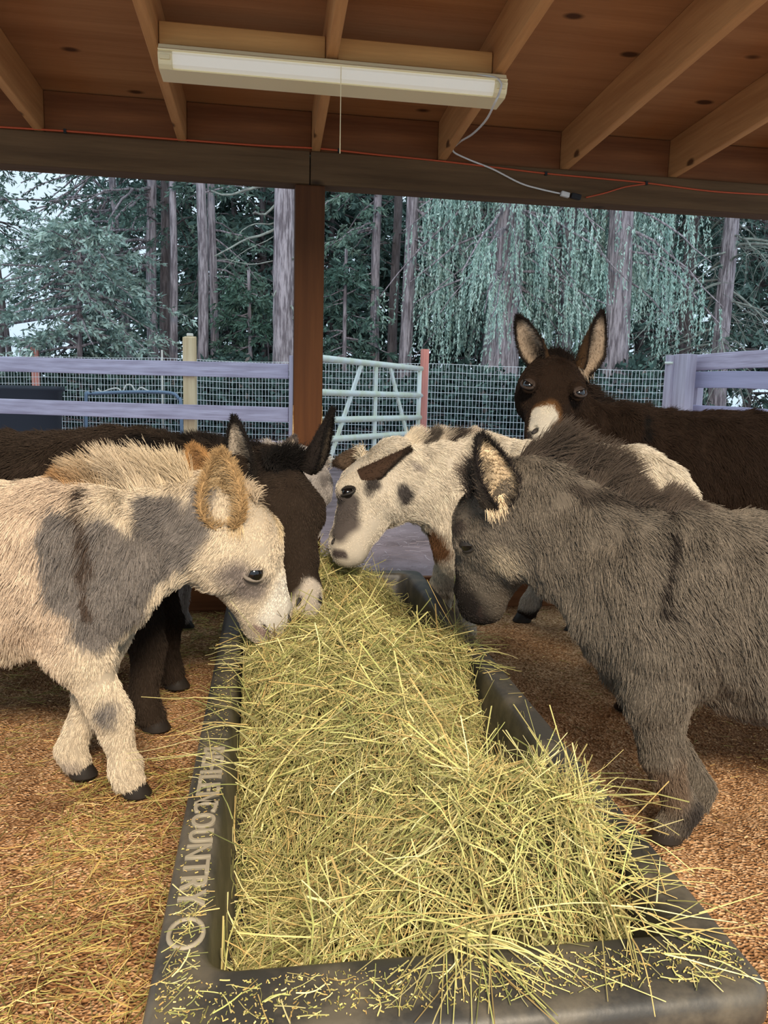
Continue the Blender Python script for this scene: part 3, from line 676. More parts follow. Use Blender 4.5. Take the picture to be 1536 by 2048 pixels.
    def mane(D, hs, colors, length=.085, n=5200, lean=(0, 0, 0), fore=500, forecol=None, fl=.07, spread=.014, u0=.02, u1=1.0, mane_u=(0, .1, .6, .9, 1), mane_l=(.7, 1, 1, .75, .4)):
        g = np.random.default_rng(5); n = int(n * max(FUR, .15))
        u = u0 + (u1 - u0) * g.random(n); base = D.nt + (D.nb + D.fwd * -.03 - D.nt) * u[:, None]; nx = unit(D.nb - D.nt)
        upv = np.array([0, 0, 1.0]); upv = unit(upv - (upv @ nx) * nx); sd = np.cross(nx, upv)
        q = base + sd * (g.normal(size=(n, 1)) * spread)
        p = np.zeros((n, 3)); ok = np.zeros(n, bool)
        for i in range(n):
            h = D.bvh.ray_cast(Vector(q[i] + upv * .5), Vector(-upv))
            if h[0] is not None: p[i] = h[0]; ok[i] = True
        p, u = p[ok], u[ok]; n = len(p)
        w = np.stack([snoise(p, 16, 71), snoise(p, 16, 72), snoise(p, 16, 73)], 1)
        d = unit_rows(upv + nx * .25 + np.asarray(lean) + w * .42 + g.normal(size=(n, 3)) * .13)
        ln = length * (.45 + .6 * g.random(n)) * (1 + .35 * snoise(p, 9, 77)) * np.interp(u, mane_u, mane_l); K = 5; tt = np.linspace(0, 1, K)[None, :, None]
        S = p[:, None] - upv * .006 + d[:, None] * ln[:, None, None] * tt + (nx * .25 + np.array([0, 0, -.3]) + sd * .4 * w[:, :1])[:, None] * ln[:, None, None] * .40 * tt ** 2.2
        us, cs = zip(*colors); cs = np.array(cs); uj = u + .015 * g.normal(size=n); C = np.stack([np.interp(uj, us, cs[:, k]) for k in range(3)], 1) * (.75 + .45 * g.random((n, 1)))
        hair_object('mane', S, np.full(n, .0010), C, coat_m, D.root, .25)
        if fore:
            m = fore; q = D.head(.02, 0, .04 * hs) + D.side * (g.normal(size=(m, 1)) * .026 * hs) - D.n * (g.normal(size=(m, 1)) * .012)
            d = unit_rows(-D.n * .75 + D.f * .40 + g.normal(size=(m, 3)) * .22); S = q[:, None] + d[:, None] * (fl * (.5 + .6 * g.random((m, 1, 1)))) * tt + D.n * .03 * tt ** 2
            hair_object('forelock', S, np.full(m, .0010), np.array(forecol or colors[0][1]) * (.75 + .45 * g.random((m, 1))), coat_m, D.root, .25)
def unit_rows(a):
    return a / (np.linalg.norm(a, axis=1, keepdims=True) + 1e-12)

WHT = (0.74, 0.66, 0.53); GRY = (0.19, 0.168, 0.15); DRK = (0.028, 0.021, 0.016)
# pale pinto foal at the left, head over the trough
Donkey('cream and grey patched young donkey eating hay at the left of the trough', 'donkey', (-.685, 2.17), -.15, .86, at(462, 1000, 2.26), at(558, 1252, 2.40), (.95, .28, .25), 1.27, (.66, .555, .41),
       spots=[('px', [(60, 1000), (20, 1100), (60, 1250)], .13, (.60, .47, .345), .8), ('px', [(118, 1075), (135, 1200)], .055, GRY), ('px', [(190, 1120), (215, 1225)], .105, GRY), ('px', [(250, 1160), (300, 1130)], .075, GRY),
              ('px', [(325, 1040), (305, 1110)], .075, GRY), ('px', [(408, 985), (392, 1060), (362, 1120)], .034, GRY, .5), ('px', [(470, 1150), (500, 1180)], .05, (.24, .20, .175), .9),
              ('px', [(150, 985), (163, 1090), (170, 1230)], .017, (.07, .05, .038), .8), ('px', [(120, 955), (210, 940)], .030, (.36, .21, .09), .6), ('px', [(565, 1120), (570, 1180), (560, 1240)], .06, (.76, .70, .60), .6),
              ('px', [(535, 985), (560, 1060)], .04, (.60, .48, .30), .8), ('px', [(510, 1262), (540, 1272)], .018, (.36, .26, .22), .6), ('px', [(215, 1430)], .03, GRY, .8), ('px', [(140, 1545)], .03, (.4, .33, .26), .8)],
       front=[(-.545, 2.19), (-.375, 2.065)], necks=1.0, thick=.95, furlen=.031, legs_thick=1.08, eye_t=.46, eye_f=-.022, eye_s=1.1, fur=1.4, lid=grey_lid,
       ears=[dict(base=at(462, 1040, 2.20), tip=at(436, 912, 2.12), open_dir=(-.25, -1, .1), w=.118, col_in=(.56, .42, .24), col_out=(.46, .29, .13), rim=(.38, .25, .12), bend=-.1, tuft=300, fur=.022, n=4200),
             dict(base=at(415, 985, 2.36), tip=at(384, 892, 2.36), open_dir=(.2, -1, .1), w=.085, col_in=(.30, .17, .08), col_out=(.50, .36, .2), rim=(.36, .2, .08), bend=-.1, fur=.018)],
       mane=dict(colors=[(0, (.62, .5, .33)), (.5, (.64, .53, .38)), (.8, (.45, .33, .2)), (1, (.38, .22, .1))], length=.115, fore=420, forecol=(.5, .4, .28)))
# dark brown donkey behind it
Donkey('dark brown donkey behind the cream patched foal, head down facing out, white muzzle', 'donkey', (-.66, 2.74), -.12, .97, at(560, 935, 2.72), at(613, 1226, 2.62), (.50, -.80, .35), 1.27, (.040, .028, .020),
       spots=[('px', [(265, 845), (280, 900)], .07, (.012, .010, .009), .5), ('head', [(.93, 0, .02), (1.02, 0, 0)], .072, (.66, .58, .48), .25), ('px', [(540, 915), (600, 930)], .075, (.018, .014, .012), .7)],
       front=[(-.36, 2.86), (-.385, 2.49)], furlen=.034, legs_thick=1.12,
       ears=[dict(base=at(505, 968, 2.70), tip=at(466, 832, 2.66), open_dir=(-.45, -1, 0), w=.092, col_in=(.34, .29, .23), col_out=(.02, .016, .013), rim=(.012, .010, .009), tuft=80),
             dict(base=at(603, 935, 2.72), tip=at(667, 818, 2.66), open_dir=(.75, -.35, -.2), w=.085, col_in=(.05, .04, .03), col_out=(.018, .014, .012), rim=(.012, .010, .009))],
       mane=dict(colors=[(0, (.016, .013, .012)), (1, (.03, .022, .016))], length=.05, fore=2600, forecol=(.014, .012, .011), fl=.10))
# white spotted donkey in the middle
Donkey('white donkey with dark eye patch and spots eating at the far end of the trough', 'donkey', (1.01, 3.02), 2.50, .95, at(752, 925, 3.16), at(678, 1108, 3.02), (-.90, .36, .20), 1.28, WHT,
       spots=[('px', [(690, 1012), (684, 1052)], .062, (.13, .11, .10), .5), ('px', [(745, 968)], .036, (.07, .06, .055), .6), ('px', [(808, 985), (815, 996)], .034, (.075, .066, .062), .7), ('px', [(872, 1095), (868, 1125)], .085, (.13, .065, .032), .4),
              ('px', [(668, 1108), (690, 1112)], .02, (.10, .08, .075), .6), ('px', [(1190, 885), (1300, 892)], .035, (.10, .085, .07), .6), ('px', [(832, 935)], .02, (.3, .26, .23), .8)],
       front=[onz(874, 1258, 0)[:2], None], hind=[(1.31, 2.50), None], furlen=.030, legs_thick=1.1, necks=1.1, eye_t=.48, eye_f=.03, eye_s=.95, sleepy=.3,
       ears=[dict(base=at(716, 944, 3.03), tip=at(822, 898, 3.03), open_dir=(.1, -.25, -1), w=.105, col_in=(.42, .37, .32), col_out=(.050, .030, .020), rim=(.028, .02, .015)),
             dict(base=at(722, 905, 3.24), tip=at(668, 928, 3.24), open_dir=(.1, .8, -.6), w=.085, col_in=(.3, .26, .2), col_out=(.095, .066, .045), rim=(.05, .035, .025))],
       mane=dict(colors=[(0, (.72, .62, .46)), (.16, (.70, .6, .46)), (.22, (.06, .05, .042)), (.38, (.09, .075, .06)), (.44, (.68, .58, .44)), (.52, (.05, .04, .034)), (.75, (.07, .055, .045)), (.82, (.55, .46, .36)), (1, (.5, .42, .33))], length=.075, fore=500, forecol=(.70, .60, .44)))
# pale grey donkey mostly hidden behind the post and the brown head
Donkey('pale grey donkey mostly hidden behind the dark brown donkey, one ear beside the post', 'donkey', (-.63, 3.50), -.08, .84, at(632, 925, 3.50), at(618, 1085, 3.36), (.85, -.35, .25), .98, (.56, .52, .49),
       spots=[('px', [(646, 960)], .03, (.25, .23, .22), .8)], front=[(-.40, 3.62), (-.44, 3.42)], furlen=.034,
       ears=[dict(base=at(573, 925, 3.50), tip=at(589, 872, 3.50), open_dir=(-.3, -1, 0), w=.06, col_in=(.60, .52, .42), col_out=(.3, .26, .22), rim=(.12, .10, .09)),
             dict(base=at(655, 905, 3.60), tip=at(690, 850, 3.72), open_dir=(0, 1, 0), w=.07, col_in=(.60, .52, .42), col_out=(.5, .46, .43), rim=(.2, .17, .15))][:1],
       mane=dict(colors=[(0, (.5, .45, .4)), (1, (.4, .36, .32))], length=.05, fore=200, forecol=(.5, .45, .4)))
# standing dark donkey looking at the camera
Donkey('dark brown donkey standing with raised head and tall ears, looking out by the wire fence', 'donkey', (1.86, 3.53), 3.08, 1.09, at(1110, 728, 3.52), at(1088, 886, 3.32), (-.22, -.94, .45), 1.42, (.031, .019, .0125),
       spots=[('px', [(1092, 828), (1082, 850), (1078, 865)], .062, (.17, .085, .035), .5), ('px', [(1084, 834), (1080, 858)], .056, (.74, .68, .56), .2), ('px', [(1108, 880), (1100, 900)], .045, (.74, .68, .56), .2), ('px', [(1058, 872)], .024, (.05, .044, .04), .4), ('px', [(1097, 872)], .027, (.05, .044, .04), .4),
              ('head', [(.60, .056, .060), (.605, .070, .045)], .015, (.62, .47, .32), .6), ('head', [(.585, -.066, .05)], .013, (.55, .41, .28), .7), ('px', [(1298, 842), (1292, 880)], .025, (.012, .010, .009), .6), ('world', [(1.27, 3.62, .16)], .10, (.62, .55, .45), .3)],
       front=[(1.48, 3.42), (1.29, 3.62)], furlen=.032, necks=.88, eye_s=.95, eye_t=.53, eye_w=.057, lid=tan_lid, sleepy=.22, eye_o=1.3, eye_f=.055, neckdrop=.07,
       ears=[dict(base=at(1090, 738, 3.52), tip=at(1034, 630, 3.54), open_dir=(-.75, -1, .1), w=.112, col_in=(.42, .33, .24), col_out=(.07, .04, .02), rim=(.018, .013, .010), tuft=80),
             dict(base=at(1152, 744, 3.55), tip=at(1207, 620, 3.58), open_dir=(.50, -1, .1), w=.120, col_in=(.42, .33, .24), col_out=(.07, .04, .02), rim=(.018, .013, .010), tuft=80)],
       mane=dict(colors=[(0, (.03, .02, .015)), (1, (.04, .026, .018))], length=.10, fore=520, forecol=(.02, .014, .011), fl=.075))
# grey-brown donkey in front on the right
Donkey('shaggy grey-brown young donkey at the right of the trough, nose in the hay', 'donkey', (1.15, 1.73), 2.99, .85, at(995, 975, 2.12), at(942, 1212, 2.28), (-.80, .58, .12), 1.22, (.150, .126, .098),
       spots=[('px', [(1340, 1015), (1352, 1100), (1335, 1230)], .014, (.03, .024, .02), .7), ('px', [(1150, 985), (1340, 1015), (1480, 1020)], .022, (.06, .048, .038), .7), ('head', [(.50, 0, .09), (.80, 0, .06)], .06, (.075, .058, .046), .8), ('head', [(.88, 0, 0), (1.0, 0, 0)], .095, (.022, .018, .016), .4),
              ('px', [(1010, 1130), (1030, 1180)], .05, (.36, .30, .215), .9), ('px', [(912, 1060)], .03, (.05, .04, .034), .6), ('px', [(1350, 1560), (1340, 1600)], .05, (.16, .115, .08), .8), ('px', [(1395, 1640), (1400, 1660)], .05, (.05, .042, .037), .6)],
       front=[(1.03, 1.70), (1.135, 1.80)], furlen=.030, necks=1.16, legs_thick=1.15, thick=1.0, belly=.02,
       ears=[dict(base=at(975, 1005, 2.03), tip=at(972, 872, 1.97), open_dir=(.45, -1, -.1), w=.112, col_in=(.66, .52, .34), col_out=(.06, .048, .038), rim=(.016, .013, .012), bend=-.1, tuft=170, fur=.015),
             dict(base=at(1105, 945, 2.18), tip=at(1148, 866, 2.16), open_dir=(.7, -.6, 0), w=.10, col_in=(.50, .36, .19), col_out=(.10, .075, .055), rim=(.03, .022, .018), tuft=100)],
       mane=dict(colors=[(0, (.075, .058, .045)), (1, (.09, .07, .055))], length=.12, n=7500, u0=-.22, mane_u=(-.2, 0, .15, .4, .7, 1), mane_l=(.8, 1.1, 1.1, .85, .55, .22),  fore=900, forecol=(.10, .08, .065), fl=.11, spread=.011), curl=.32, sleepy=.35, fur=1.5)

# ------------------------------------------------------------------ hay
hay_m = mat('hay_stalks', (0.5, 0.5, 0.3), 0.75, attr='Col', spec=0.15)
def hay_h(x, y):
    """height of the hay in the trough"""
    P = np.stack([x, y, np.zeros_like(x)], 1)
    cx = (x - .272) / .36
    h = np.full(len(x), .115)
    def bump(bx, by, sx, sy, a): return a * np.exp(-((x - bx) / sx) ** 2 - ((y - by) / sy) ** 2)
    h = h + bump(.40, 1.26, .24, .26, .23) + bump(.57, 1.27, .12, .15, .12) + bump(.26, 1.80, .26, .32, .24) + bump(.27, 2.22, .30, .24, .26) + bump(.60, 2.36, .14, .22, .15) + bump(.0, 2.25, .12, .28, .10) + bump(.08, 2.44, .24, .13, .10)
    h = h + bump(.22, 3.12, .30, .30, .30) + bump(.34, 3.42, .22, .14, .08) + bump(.12, 1.12, .18, .13, .07)
    h = h - bump(.0, 1.40, .13, .20, .20) - bump(.62, 1.78, .12, .24, .14) - bump(.58, 2.75, .13, .22, .14) - bump(.3, 2.62, .4, .07, .06)
    ov = np.exp(-((y - 1.30) / .17) ** 2) * (x > .4) + np.exp(-((y - 2.30) / .30) ** 2)
    wl = np.clip((x - (FX0 + .080)) / .15, 0, 1); wr = np.clip(((FX1 - .080) - x) / .12, 0, 1); wn = np.clip((y - FN - .15) / .10, 0, 1)
    w = np.minimum(np.minimum(wl, wr), wn); w = np.clip(w * w * (3 - 2 * w) + np.clip(ov, 0, 1) * .9, 0, 1)
    w = np.maximum(w, np.clip(np.exp(-((y - 2.44) / .12) ** 2) * (x < .5), 0, 1))
    h = .10 + (h - .10) * (.18 + .82 * w)
    h = h + .022 * snoise(P, 4.5, 81) + .016 * snoise(P, 11, 82)
    return np.clip(h, .075, .48)
g = np.random.default_rng(21)
def hay_colors(n, g, P=None):
    c1 = np.array([(.60, .53, .24), (.50, .49, .21), (.36, .39, .15), (.27, .26, .11), (.55, .41, .18), (.73, .67, .37)]); k = g.choice(6, n, p=[.25, .22, .18, .10, .12, .13])
    return c1[k] * np.array([.98, .95, .84]) * (.45 + .75 * g.random((n, 1)))
def stalks(n, g, xf, lmin, lmax, r0, r1, up=.12, K=5, lift=.012, bend=.25, s2=1.0):
    x, y = xf(n); L = lmin + (lmax - lmin) * g.random(n) ** 1.6; a = g.random(n) * 2 * math.pi + .6 * np.sin(x * 9 + y * 6); e = .004
    z0 = hay_h(x, y); gx = (hay_h(x + e, y) - z0) / e; gy = (hay_h(x, y + e) - z0) / e; gx = np.clip(gx, -1.4, 1.4); gy = np.clip(gy, -1.4, 1.4)
    d = np.stack([np.cos(a), np.sin(a), np.cos(a) * gx + np.sin(a) * gy + up * g.normal(size=n)], 1); d = unit_rows(d)
    sdv = unit_rows(np.cross(d, np.array([0, 0, 1.0]))); t_ = np.linspace(-.5, .5, K)[None, :, None]
    c = np.stack([x, y, z0 + lift * (g.random(n) * 1.3 - .55)], 1)
    b = (g.normal(size=n) * bend)[:, None, None]; b2 = (g.normal(size=n) * bend * .5 - .15 * bend)[:, None, None]
    P = c[:, None] + d[:, None] * L[:, None, None] * t_ + (sdv[:, None] * b + np.array([0, 0, 1.0]) * b2) * (L[:, None, None] * (t_ ** 2) * 2)
    R = (r0 + (r1 - r0) * g.random(n))[:, None] * np.linspace(1, .55, K)[None, :]
    return P, R
def in_trough(n):
    return FX0 + .085 + (FX1 - FX0 - .17) * g.random(n), FN + .17 + (FF - FN - .26) * g.random(n)
def clampz(P):
    # keep stalks outside the trough walls: above the rim over it, above the trough floor inside it
    low = (P[..., 2].mean(1) < RZ + .01)[:, None]
    for k, lo, hi in ((0, FX0 + .088, FX1 - .088), (1, FN + .168, FF - .09)): P[..., k] = np.where(low, np.clip(P[..., k], lo + .004 * g.random((len(P), 1)), hi - .004 * g.random((len(P), 1))), P[..., k])
    x, y, z = P[..., 0], P[..., 1], P[..., 2]
    inside = (x > FX0 + .085) & (x < FX1 - .085) & (y > FN + .165) & (y < FF - .085)
    over = (x > FX0 - .005) & (x < FX1 + .005) & (y > FN - .005) & (y < FF + .005) & ~inside
    P[..., 2] = np.where(over, np.maximum(z, RZ + .004), np.where(inside, np.maximum(z, .066), np.maximum(z, .012)))
    return P
VV, QQ, CC = [], [], []; off = 0
def add_strands(P, R, C, m=3):
    global off
    V, Q = tubes(P, R, m); VV.append(V); QQ.append(Q + off); CC.append(np.repeat(C, P.shape[1] * m, 0)); off += len(V)
# lower layer closing the gaps; dark colour stands in for shade between stalks
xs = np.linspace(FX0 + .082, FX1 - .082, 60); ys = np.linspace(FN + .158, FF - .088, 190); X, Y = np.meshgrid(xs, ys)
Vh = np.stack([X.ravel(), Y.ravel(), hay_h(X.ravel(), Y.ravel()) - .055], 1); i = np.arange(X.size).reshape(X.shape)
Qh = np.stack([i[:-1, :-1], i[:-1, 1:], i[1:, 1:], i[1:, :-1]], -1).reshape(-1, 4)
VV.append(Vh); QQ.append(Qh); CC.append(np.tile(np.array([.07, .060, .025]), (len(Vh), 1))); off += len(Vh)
for n, lmin, lmax, r0, r1, up, lift in ((11000, .04, .14, .0007, .0012, .34, .045), (8500, .06, .22, .0007, .0014, .24, .045), (3200, .12, .40, .0008, .0019, .20, .045), (460, .12, .42, .0014, .0027, .12, .040)):
    P, R = stalks(n, g, in_trough, lmin, lmax, r0, r1, up, 7, lift, .42); add_strands(clampz(P), R, hay_colors(n, g))
# upright wisps at the ragged edges
def wisps(n, x, y, sx, sy, L, r=.0010, tilt=.8):
    px = x + sx * g.normal(size=n); py = y + sy * g.normal(size=n); z = hay_h(px, py) - .01
    d = unit_rows(np.stack([g.normal(size=n) * tilt, g.normal(size=n) * tilt, np.ones(n)], 1)); ln = L * (.4 + .8 * g.random(n)); t_ = np.linspace(0, 1, 5)[None, :, None]
    sw = g.normal(size=(n, 1, 3)) * .22 * np.array([1, 1, 0]); P = np.stack([px, py, z], 1)[:, None] + d[:, None] * ln[:, None, None] * t_ + sw * ln[:, None, None] * t_ ** 2
    add_strands(clampz(P), np.full((n, 5), r) * np.linspace(1, .5, 5), hay_colors(n, g))
wisps(200, .56, 1.28, .07, .10, .10); wisps(160, .60, 1.70, .05, .16, .15); wisps(170, .28, 2.42, .22, .05, .09); wisps(110, .62, 2.38, .04, .12, .10); wisps(90, -.05, 1.9, .03, .35, .13); wisps(130, .3, 1.2, .2, .15, .10)
# long stalks hanging out over the left rim
def over_rim(n, x, y, sy, ang, L, r=.0014):
    py = y + sy * g.normal(size=n); px = x + .03 * g.normal(size=n); a = ang + .95 * g.normal(size=n); ln = L * (.5 + .8 * g.random(n)); t_ = np.linspace(0, 1, 6)[None, :, None]
    d = np.stack([np.cos(a), np.sin(a), .35 + .25 * g.normal(size=n)], 1); P = np.stack([px, py, np.full(n, .30)], 1)[:, None] + d[:, None] * ln[:, None, None] * t_ + np.array([0, 0, -.55]) * ln[:, None, None] * t_ ** 2
    P[..., 2] = np.maximum(P[..., 2], RZ + .004); add_strands(P, np.full((n, 6), r) * np.linspace(1, .5, 6), hay_colors(n, g))
over_rim(30, -.05, 1.80, .10, 2.7, .20); over_rim(14, -.05, 1.55, .2, 2.6, .16); over_rim(22, -.06, 2.30, .14, 3.0, .09); over_rim(70, .60, 1.20, .12, .0, .12); over_rim(40, .63, 2.30, .12, .3, .12)
over_rim(60, .3, 1.02, .03, -1.4, .17); over_rim(26, .56, 1.04, .04, -.7, .16)
# loose bits lying on the rim
def bits(n, xa, xb, ya_, yb_, zf, l0, l1, r0, r1, cols=None):
    x = xa + (xb - xa) * g.random(n); y = ya_ + (yb_ - ya_) * g.random(n); a = g.random(n) * 6.283; ln = l0 + (l1 - l0) * g.random(n) ** 2; t_ = np.linspace(-.5, .5, 4)[None, :, None]
    d = np.stack([np.cos(a), np.sin(a), .06 * g.normal(size=n)], 1); c = np.stack([x, y, zf(x, y)], 1); b = (g.normal(size=n) * .3)[:, None, None]
    P = c[:, None] + d[:, None] * ln[:, None, None] * t_ + np.stack([-np.sin(a), np.cos(a), 0 * a], 1)[:, None] * b * ln[:, None, None] * t_ ** 2
    return P, (r0 + (r1 - r0) * g.random(n))[:, None] * np.ones((1, 4)), hay_colors(n, g) if cols is None else cols(n)
on_rim = lambda x, y: np.full(len(x), RZ + .003)
for n, xa, xb, y0_, y1_ in ((110, FX0 + .02, FX0 + .065, .95, 1.2), (60, FX0 + .02, FX0 + .062, 1.35, 2.6), (260, FX0 + .03, FX1 - .03, FN + .035, FN + .11), (40, FX1 - .062, FX1 - .02, 1.0, 2.6)):
    P, R, C = bits(n, xa, xb, y0_, y1_, on_rim, .003, .055, .0004, .0011); P[..., 2] = np.maximum(P[..., 2], RZ + .0025); add_strands(P, R, C)
P, R, C = bits(420, FX0 + .012, FX0 + .068, .9, 2.2, on_rim, .002, .008, .0005, .0012); P[..., 2] = np.maximum(P[..., 2], RZ + .001); add_strands(P, R, C * np.array([1, .9, .8]))
P, R, C = bits(900, FX0 + .02, FX1 - .02, FN + .03, FN + .11, on_rim, .002, .009, .0005, .0012); P[..., 2] = np.maximum(P[..., 2], RZ + .001); add_strands(P, R, C * np.array([1, .9, .8]))
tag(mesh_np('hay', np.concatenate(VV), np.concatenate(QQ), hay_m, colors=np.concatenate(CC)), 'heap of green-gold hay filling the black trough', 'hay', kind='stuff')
# litter trodden into the bedding
VV, QQ, CC = [], [], []; off = 0
fz = lambda x, y: floor_z(np.stack([x, y, 0 * x], 1)) + .004
for n, xa, xb, y0_, y1_, l1 in ((2600, -1.5, FX0 - .02, .6, 3.9, .11), (900, -.55, FX0 - .02, 1.1, 2.2, .14), (500, FX1 + .03, 2.2, .8, 3.9, .06), (500, -.6, FX0 - .02, 3.2, 3.92, .12), (60, -.42, FX0 - .03, 1.0, 2.0, .2)):
    P, R, C = bits(n, xa, xb, y0_, y1_, fz, .02, l1, .0007, .0014); P[..., 2] = np.maximum(P[..., 2], fz(P[..., 0].ravel(), P[..., 1].ravel()).reshape(P.shape[:2]))
    add_strands(P, R, C * np.array([.95, .82, .70]))
def wood_cols(n):
    c1 = np.array([(.62, .42, .22), (.45, .26, .12), (.30, .16, .07)]); return c1[g.integers(0, 3, n)] * (.8 + .4 * g.random((n, 1)))
P, R, C = bits(16000, -1.6, 2.2, .5, 3.9, fz, .004, .014, .0010, .0022, wood_cols); keep = ~((P[:, 0, 0] > FX0 - .01) & (P[:, 0, 0] < FX1 + .01) & (P[:, 0, 1] > FN - .02) & (P[:, 0, 1] < FF + .02)); add_strands(P[keep], R[keep], C[keep])
P, R, C = bits(2600, -3.0, 4.0, 4.02, 6.5, lambda x, y: np.full(len(x), -.015), .03, .16, .0008, .0018); add_strands(P, R, np.tile([.52, .44, .46], (len(P), 1)) * (.6 + .6 * g.random((len(P), 1))))
tag(mesh_np('hay_litter', np.concatenate(VV), np.concatenate(QQ), hay_m, colors=np.concatenate(CC)), 'loose straw and wood shavings scattered over the bedding', 'litter', kind='stuff')


# ------------------------------------------------------------------ fences and gate
def rail(name, a, b, w, h, m, parent):
    a = np.asarray(a, float); b = np.asarray(b, float); L = np.linalg.norm(b - a); c = (a + b) / 2
    mb = MB(); k = 9; zz = snoise(np.stack([np.linspace(0, 3, k), np.zeros(k) + a[0], np.zeros(k) + a[2]], 1), .5, 91) * .006
    mb.loft([[(x, -w / 2, -h / 2 + z), (x, w / 2, -h / 2 + z), (x, w / 2, h / 2 + z), (x, -w / 2, h / 2 + z)] for x, z in zip(np.linspace(-L / 2, L / 2, k), zz)])
    o = mb.build(name, m, None, bevel=.006); d = unit(b - a); o.location = tuple(c); o.rotation_euler = (0, -math.asin(d[2]), math.atan2(d[1], d[0]))
    o.parent = parent; o.matrix_parent_inverse = Matrix.Translation(parent.location).inverted(); return o
def upright(name, p, w, dpt, z0, z1, m, parent, rz=0.0, peak=0.0):
    mb = MB(); h = (z1 - z0) / 2
    mb.loft([[(-w / 2, -dpt / 2, -h), (w / 2, -dpt / 2, -h), (w / 2, dpt / 2, -h), (-w / 2, dpt / 2, -h)], [(-w / 2, -dpt / 2, h - peak), (w / 2, -dpt / 2, h - peak), (w / 2, dpt / 2, h), (-w / 2, dpt / 2, h)]])
    o = mb.build(name, m, None, bevel=.005); o.location = (p[0], p[1], (z0 + z1) / 2); o.rotation_euler = (0, 0, rz); o.parent = parent; o.matrix_parent_inverse = Matrix.Translation(parent.location).inverted(); return o
a0, b0 = at(-260, 721, 7.4), at(577, 743, 7.4)
LF = empty('board_fence', (*at(380, 800, 7.4)[:2], 0), 'weathered lavender-grey rail fence with a pale square post, left of the timber post', 'fence')
fa = math.atan2(b0[1] - a0[1], b0[0] - a0[0])
for yl, yr in ((721, 743), (804, 830), (884, 897)):
    rail('rail', at(-260, yl, 7.4), at(577, yr, 7.4), .038, .142, rail_x, LF)
pp = at(380, 760, 7.48); upright('post', pp, .112, .10, -.05, at(380, 673, 7.48)[2], post_y, LF, fa, .015).__setitem__('label', 'pale yellow square fence post')
pp = at(588, 760, 7.35); upright('post', pp, .085, .10, -.05, at(588, 712, 7.35)[2], rail_z, LF, fa)
q = at(380, 671, 7.48); mb = MB(); mb.box(q + (-.03, -.03, -.008), q + (.03, .03, .02)); mb.build('insulator', cord_w, LF, bevel=.006)
# gate: four bars, uprights, A-braces
GA, GB = at(600, 760, 7.45), at(842, 760, 9.9)
G = empty('farm_gate', (*((GA + GB) / 2)[:2], 0), 'galvanised tubular farm gate between the timber post and the salmon post', 'gate')
def gp(u, z): return np.array([GA[0] + (GB[0] - GA[0]) * u, GA[1] + (GB[1] - GA[1]) * u, z])
GZ = (1.475, 1.135, .855, .655, .42)
for z in GZ:
    mb = MB(); mb.tube([gp(u, z) for u in np.linspace(0, 1, 5)], .034, 12); mb.build('bar', steel, G, smooth=True)
for u in (0.0, .985): mb = MB(); mb.tube([gp(u, GZ[-1]), gp(u, GZ[0])], .026, 12); mb.build('end_upright', steel, G, smooth=True)
mb = MB(); mb.bar(gp(.56, GZ[-1]), gp(.56, GZ[0]), .055, .022, up=unit(np.cross(GB - GA, (0, 0, 1)))); mb.build('upright', steel, G)
for ua, ub in ((.20, .44), (.92, .68)): mb = MB(); mb.bar(gp(ua, GZ[-1]), gp(ub, GZ[0]), .052, .022, up=unit(np.cross(GB - GA, (0, 0, 1)))); mb.build('brace', steel, G)
mb = MB(); mb.tube([gp(.985, 1.135), gp(1.02, 1.135)], .016, 8); mb.build('latch', steel, G, smooth=True)
# wire fence
WF = empty('wire_fence', (*at(700, 760, 12)[:2], 0), 'galvanised wire mesh fence running across the back of the yard', 'fence')
wa, wb = at(-420, 760, 12.8), at(1352, 760, 11.2); wd = unit((wb - wa) * [1, 1, 0]); WL = np.linalg.norm((wb - wa)[:2]); wa[2] = 0
zs = np.array([.04, .12, .20, .29, .38, .48, .58, .68, .78, .88, .98, 1.08, 1.18, 1.28, 1.38, 1.48, 1.60]); ns = int(WL / .052)
xs = np.linspace(0, WL, ns); sag = lambda x: .012 * np.sin(x * 1.3) + .008 * np.sin(x * 3.1)
Pv = np.zeros((ns, 9, 3)); Pv[:, :, 2] = np.linspace(0.0, 1.6, 9)[None]; Pv[:, :, :2] = (wa[:2] + wd[:2] * xs[:, None])[:, None]; Pv[:, :, 2] += sag(xs)[:, None] * np.linspace(0, 1, 9); Pv[:, :, 0] += .004 * rng.normal(size=(ns, 1))
hx = np.linspace(0, WL, 120); Ph = np.zeros((len(zs), 120, 3)); Ph[:, :, :2] = (wa[:2] + wd[:2] * hx[:, None])[None]; Ph[:, :, 2] = zs[:, None] + sag(hx)[None] * zs[:, None] / 1.6
V1, Q1 = tubes(Pv, np.full((ns, 9), .0034), 4); V2, Q2 = tubes(Ph, np.full((len(zs), 120), .0038), 4)
mesh_np('wire_mesh', np.concatenate([V1, V2]), np.concatenate([Q1, Q2 + len(V1)]), wire_m, WF)
pp = at(848, 760, 10.0); upright('post', pp, .080, .09, -.05, at(848, 699, 10.0)[2], salmon, WF, .3).__setitem__('label', 'salmon pink latch post at the end of the gate')
pp = at(72, 760, 12.7); upright('post', pp, .115, .10, -.05, at(72, 695, 12.7)[2], salmon, WF, .1).__setitem__('label', 'salmon pink wire fence post by the dark tub')
for px, y in ((324, 700), (1110, 718)): pp = at(px, y + 8, 12.4 if px < 500 else 11.5); mb = MB(); mb.tube([(pp[0], pp[1], 0), (pp[0], pp[1], at(px, y, 12.4 if px < 500 else 11.5)[2])], .014, 8); mb.build('stake', cord_w, WF, smooth=True)
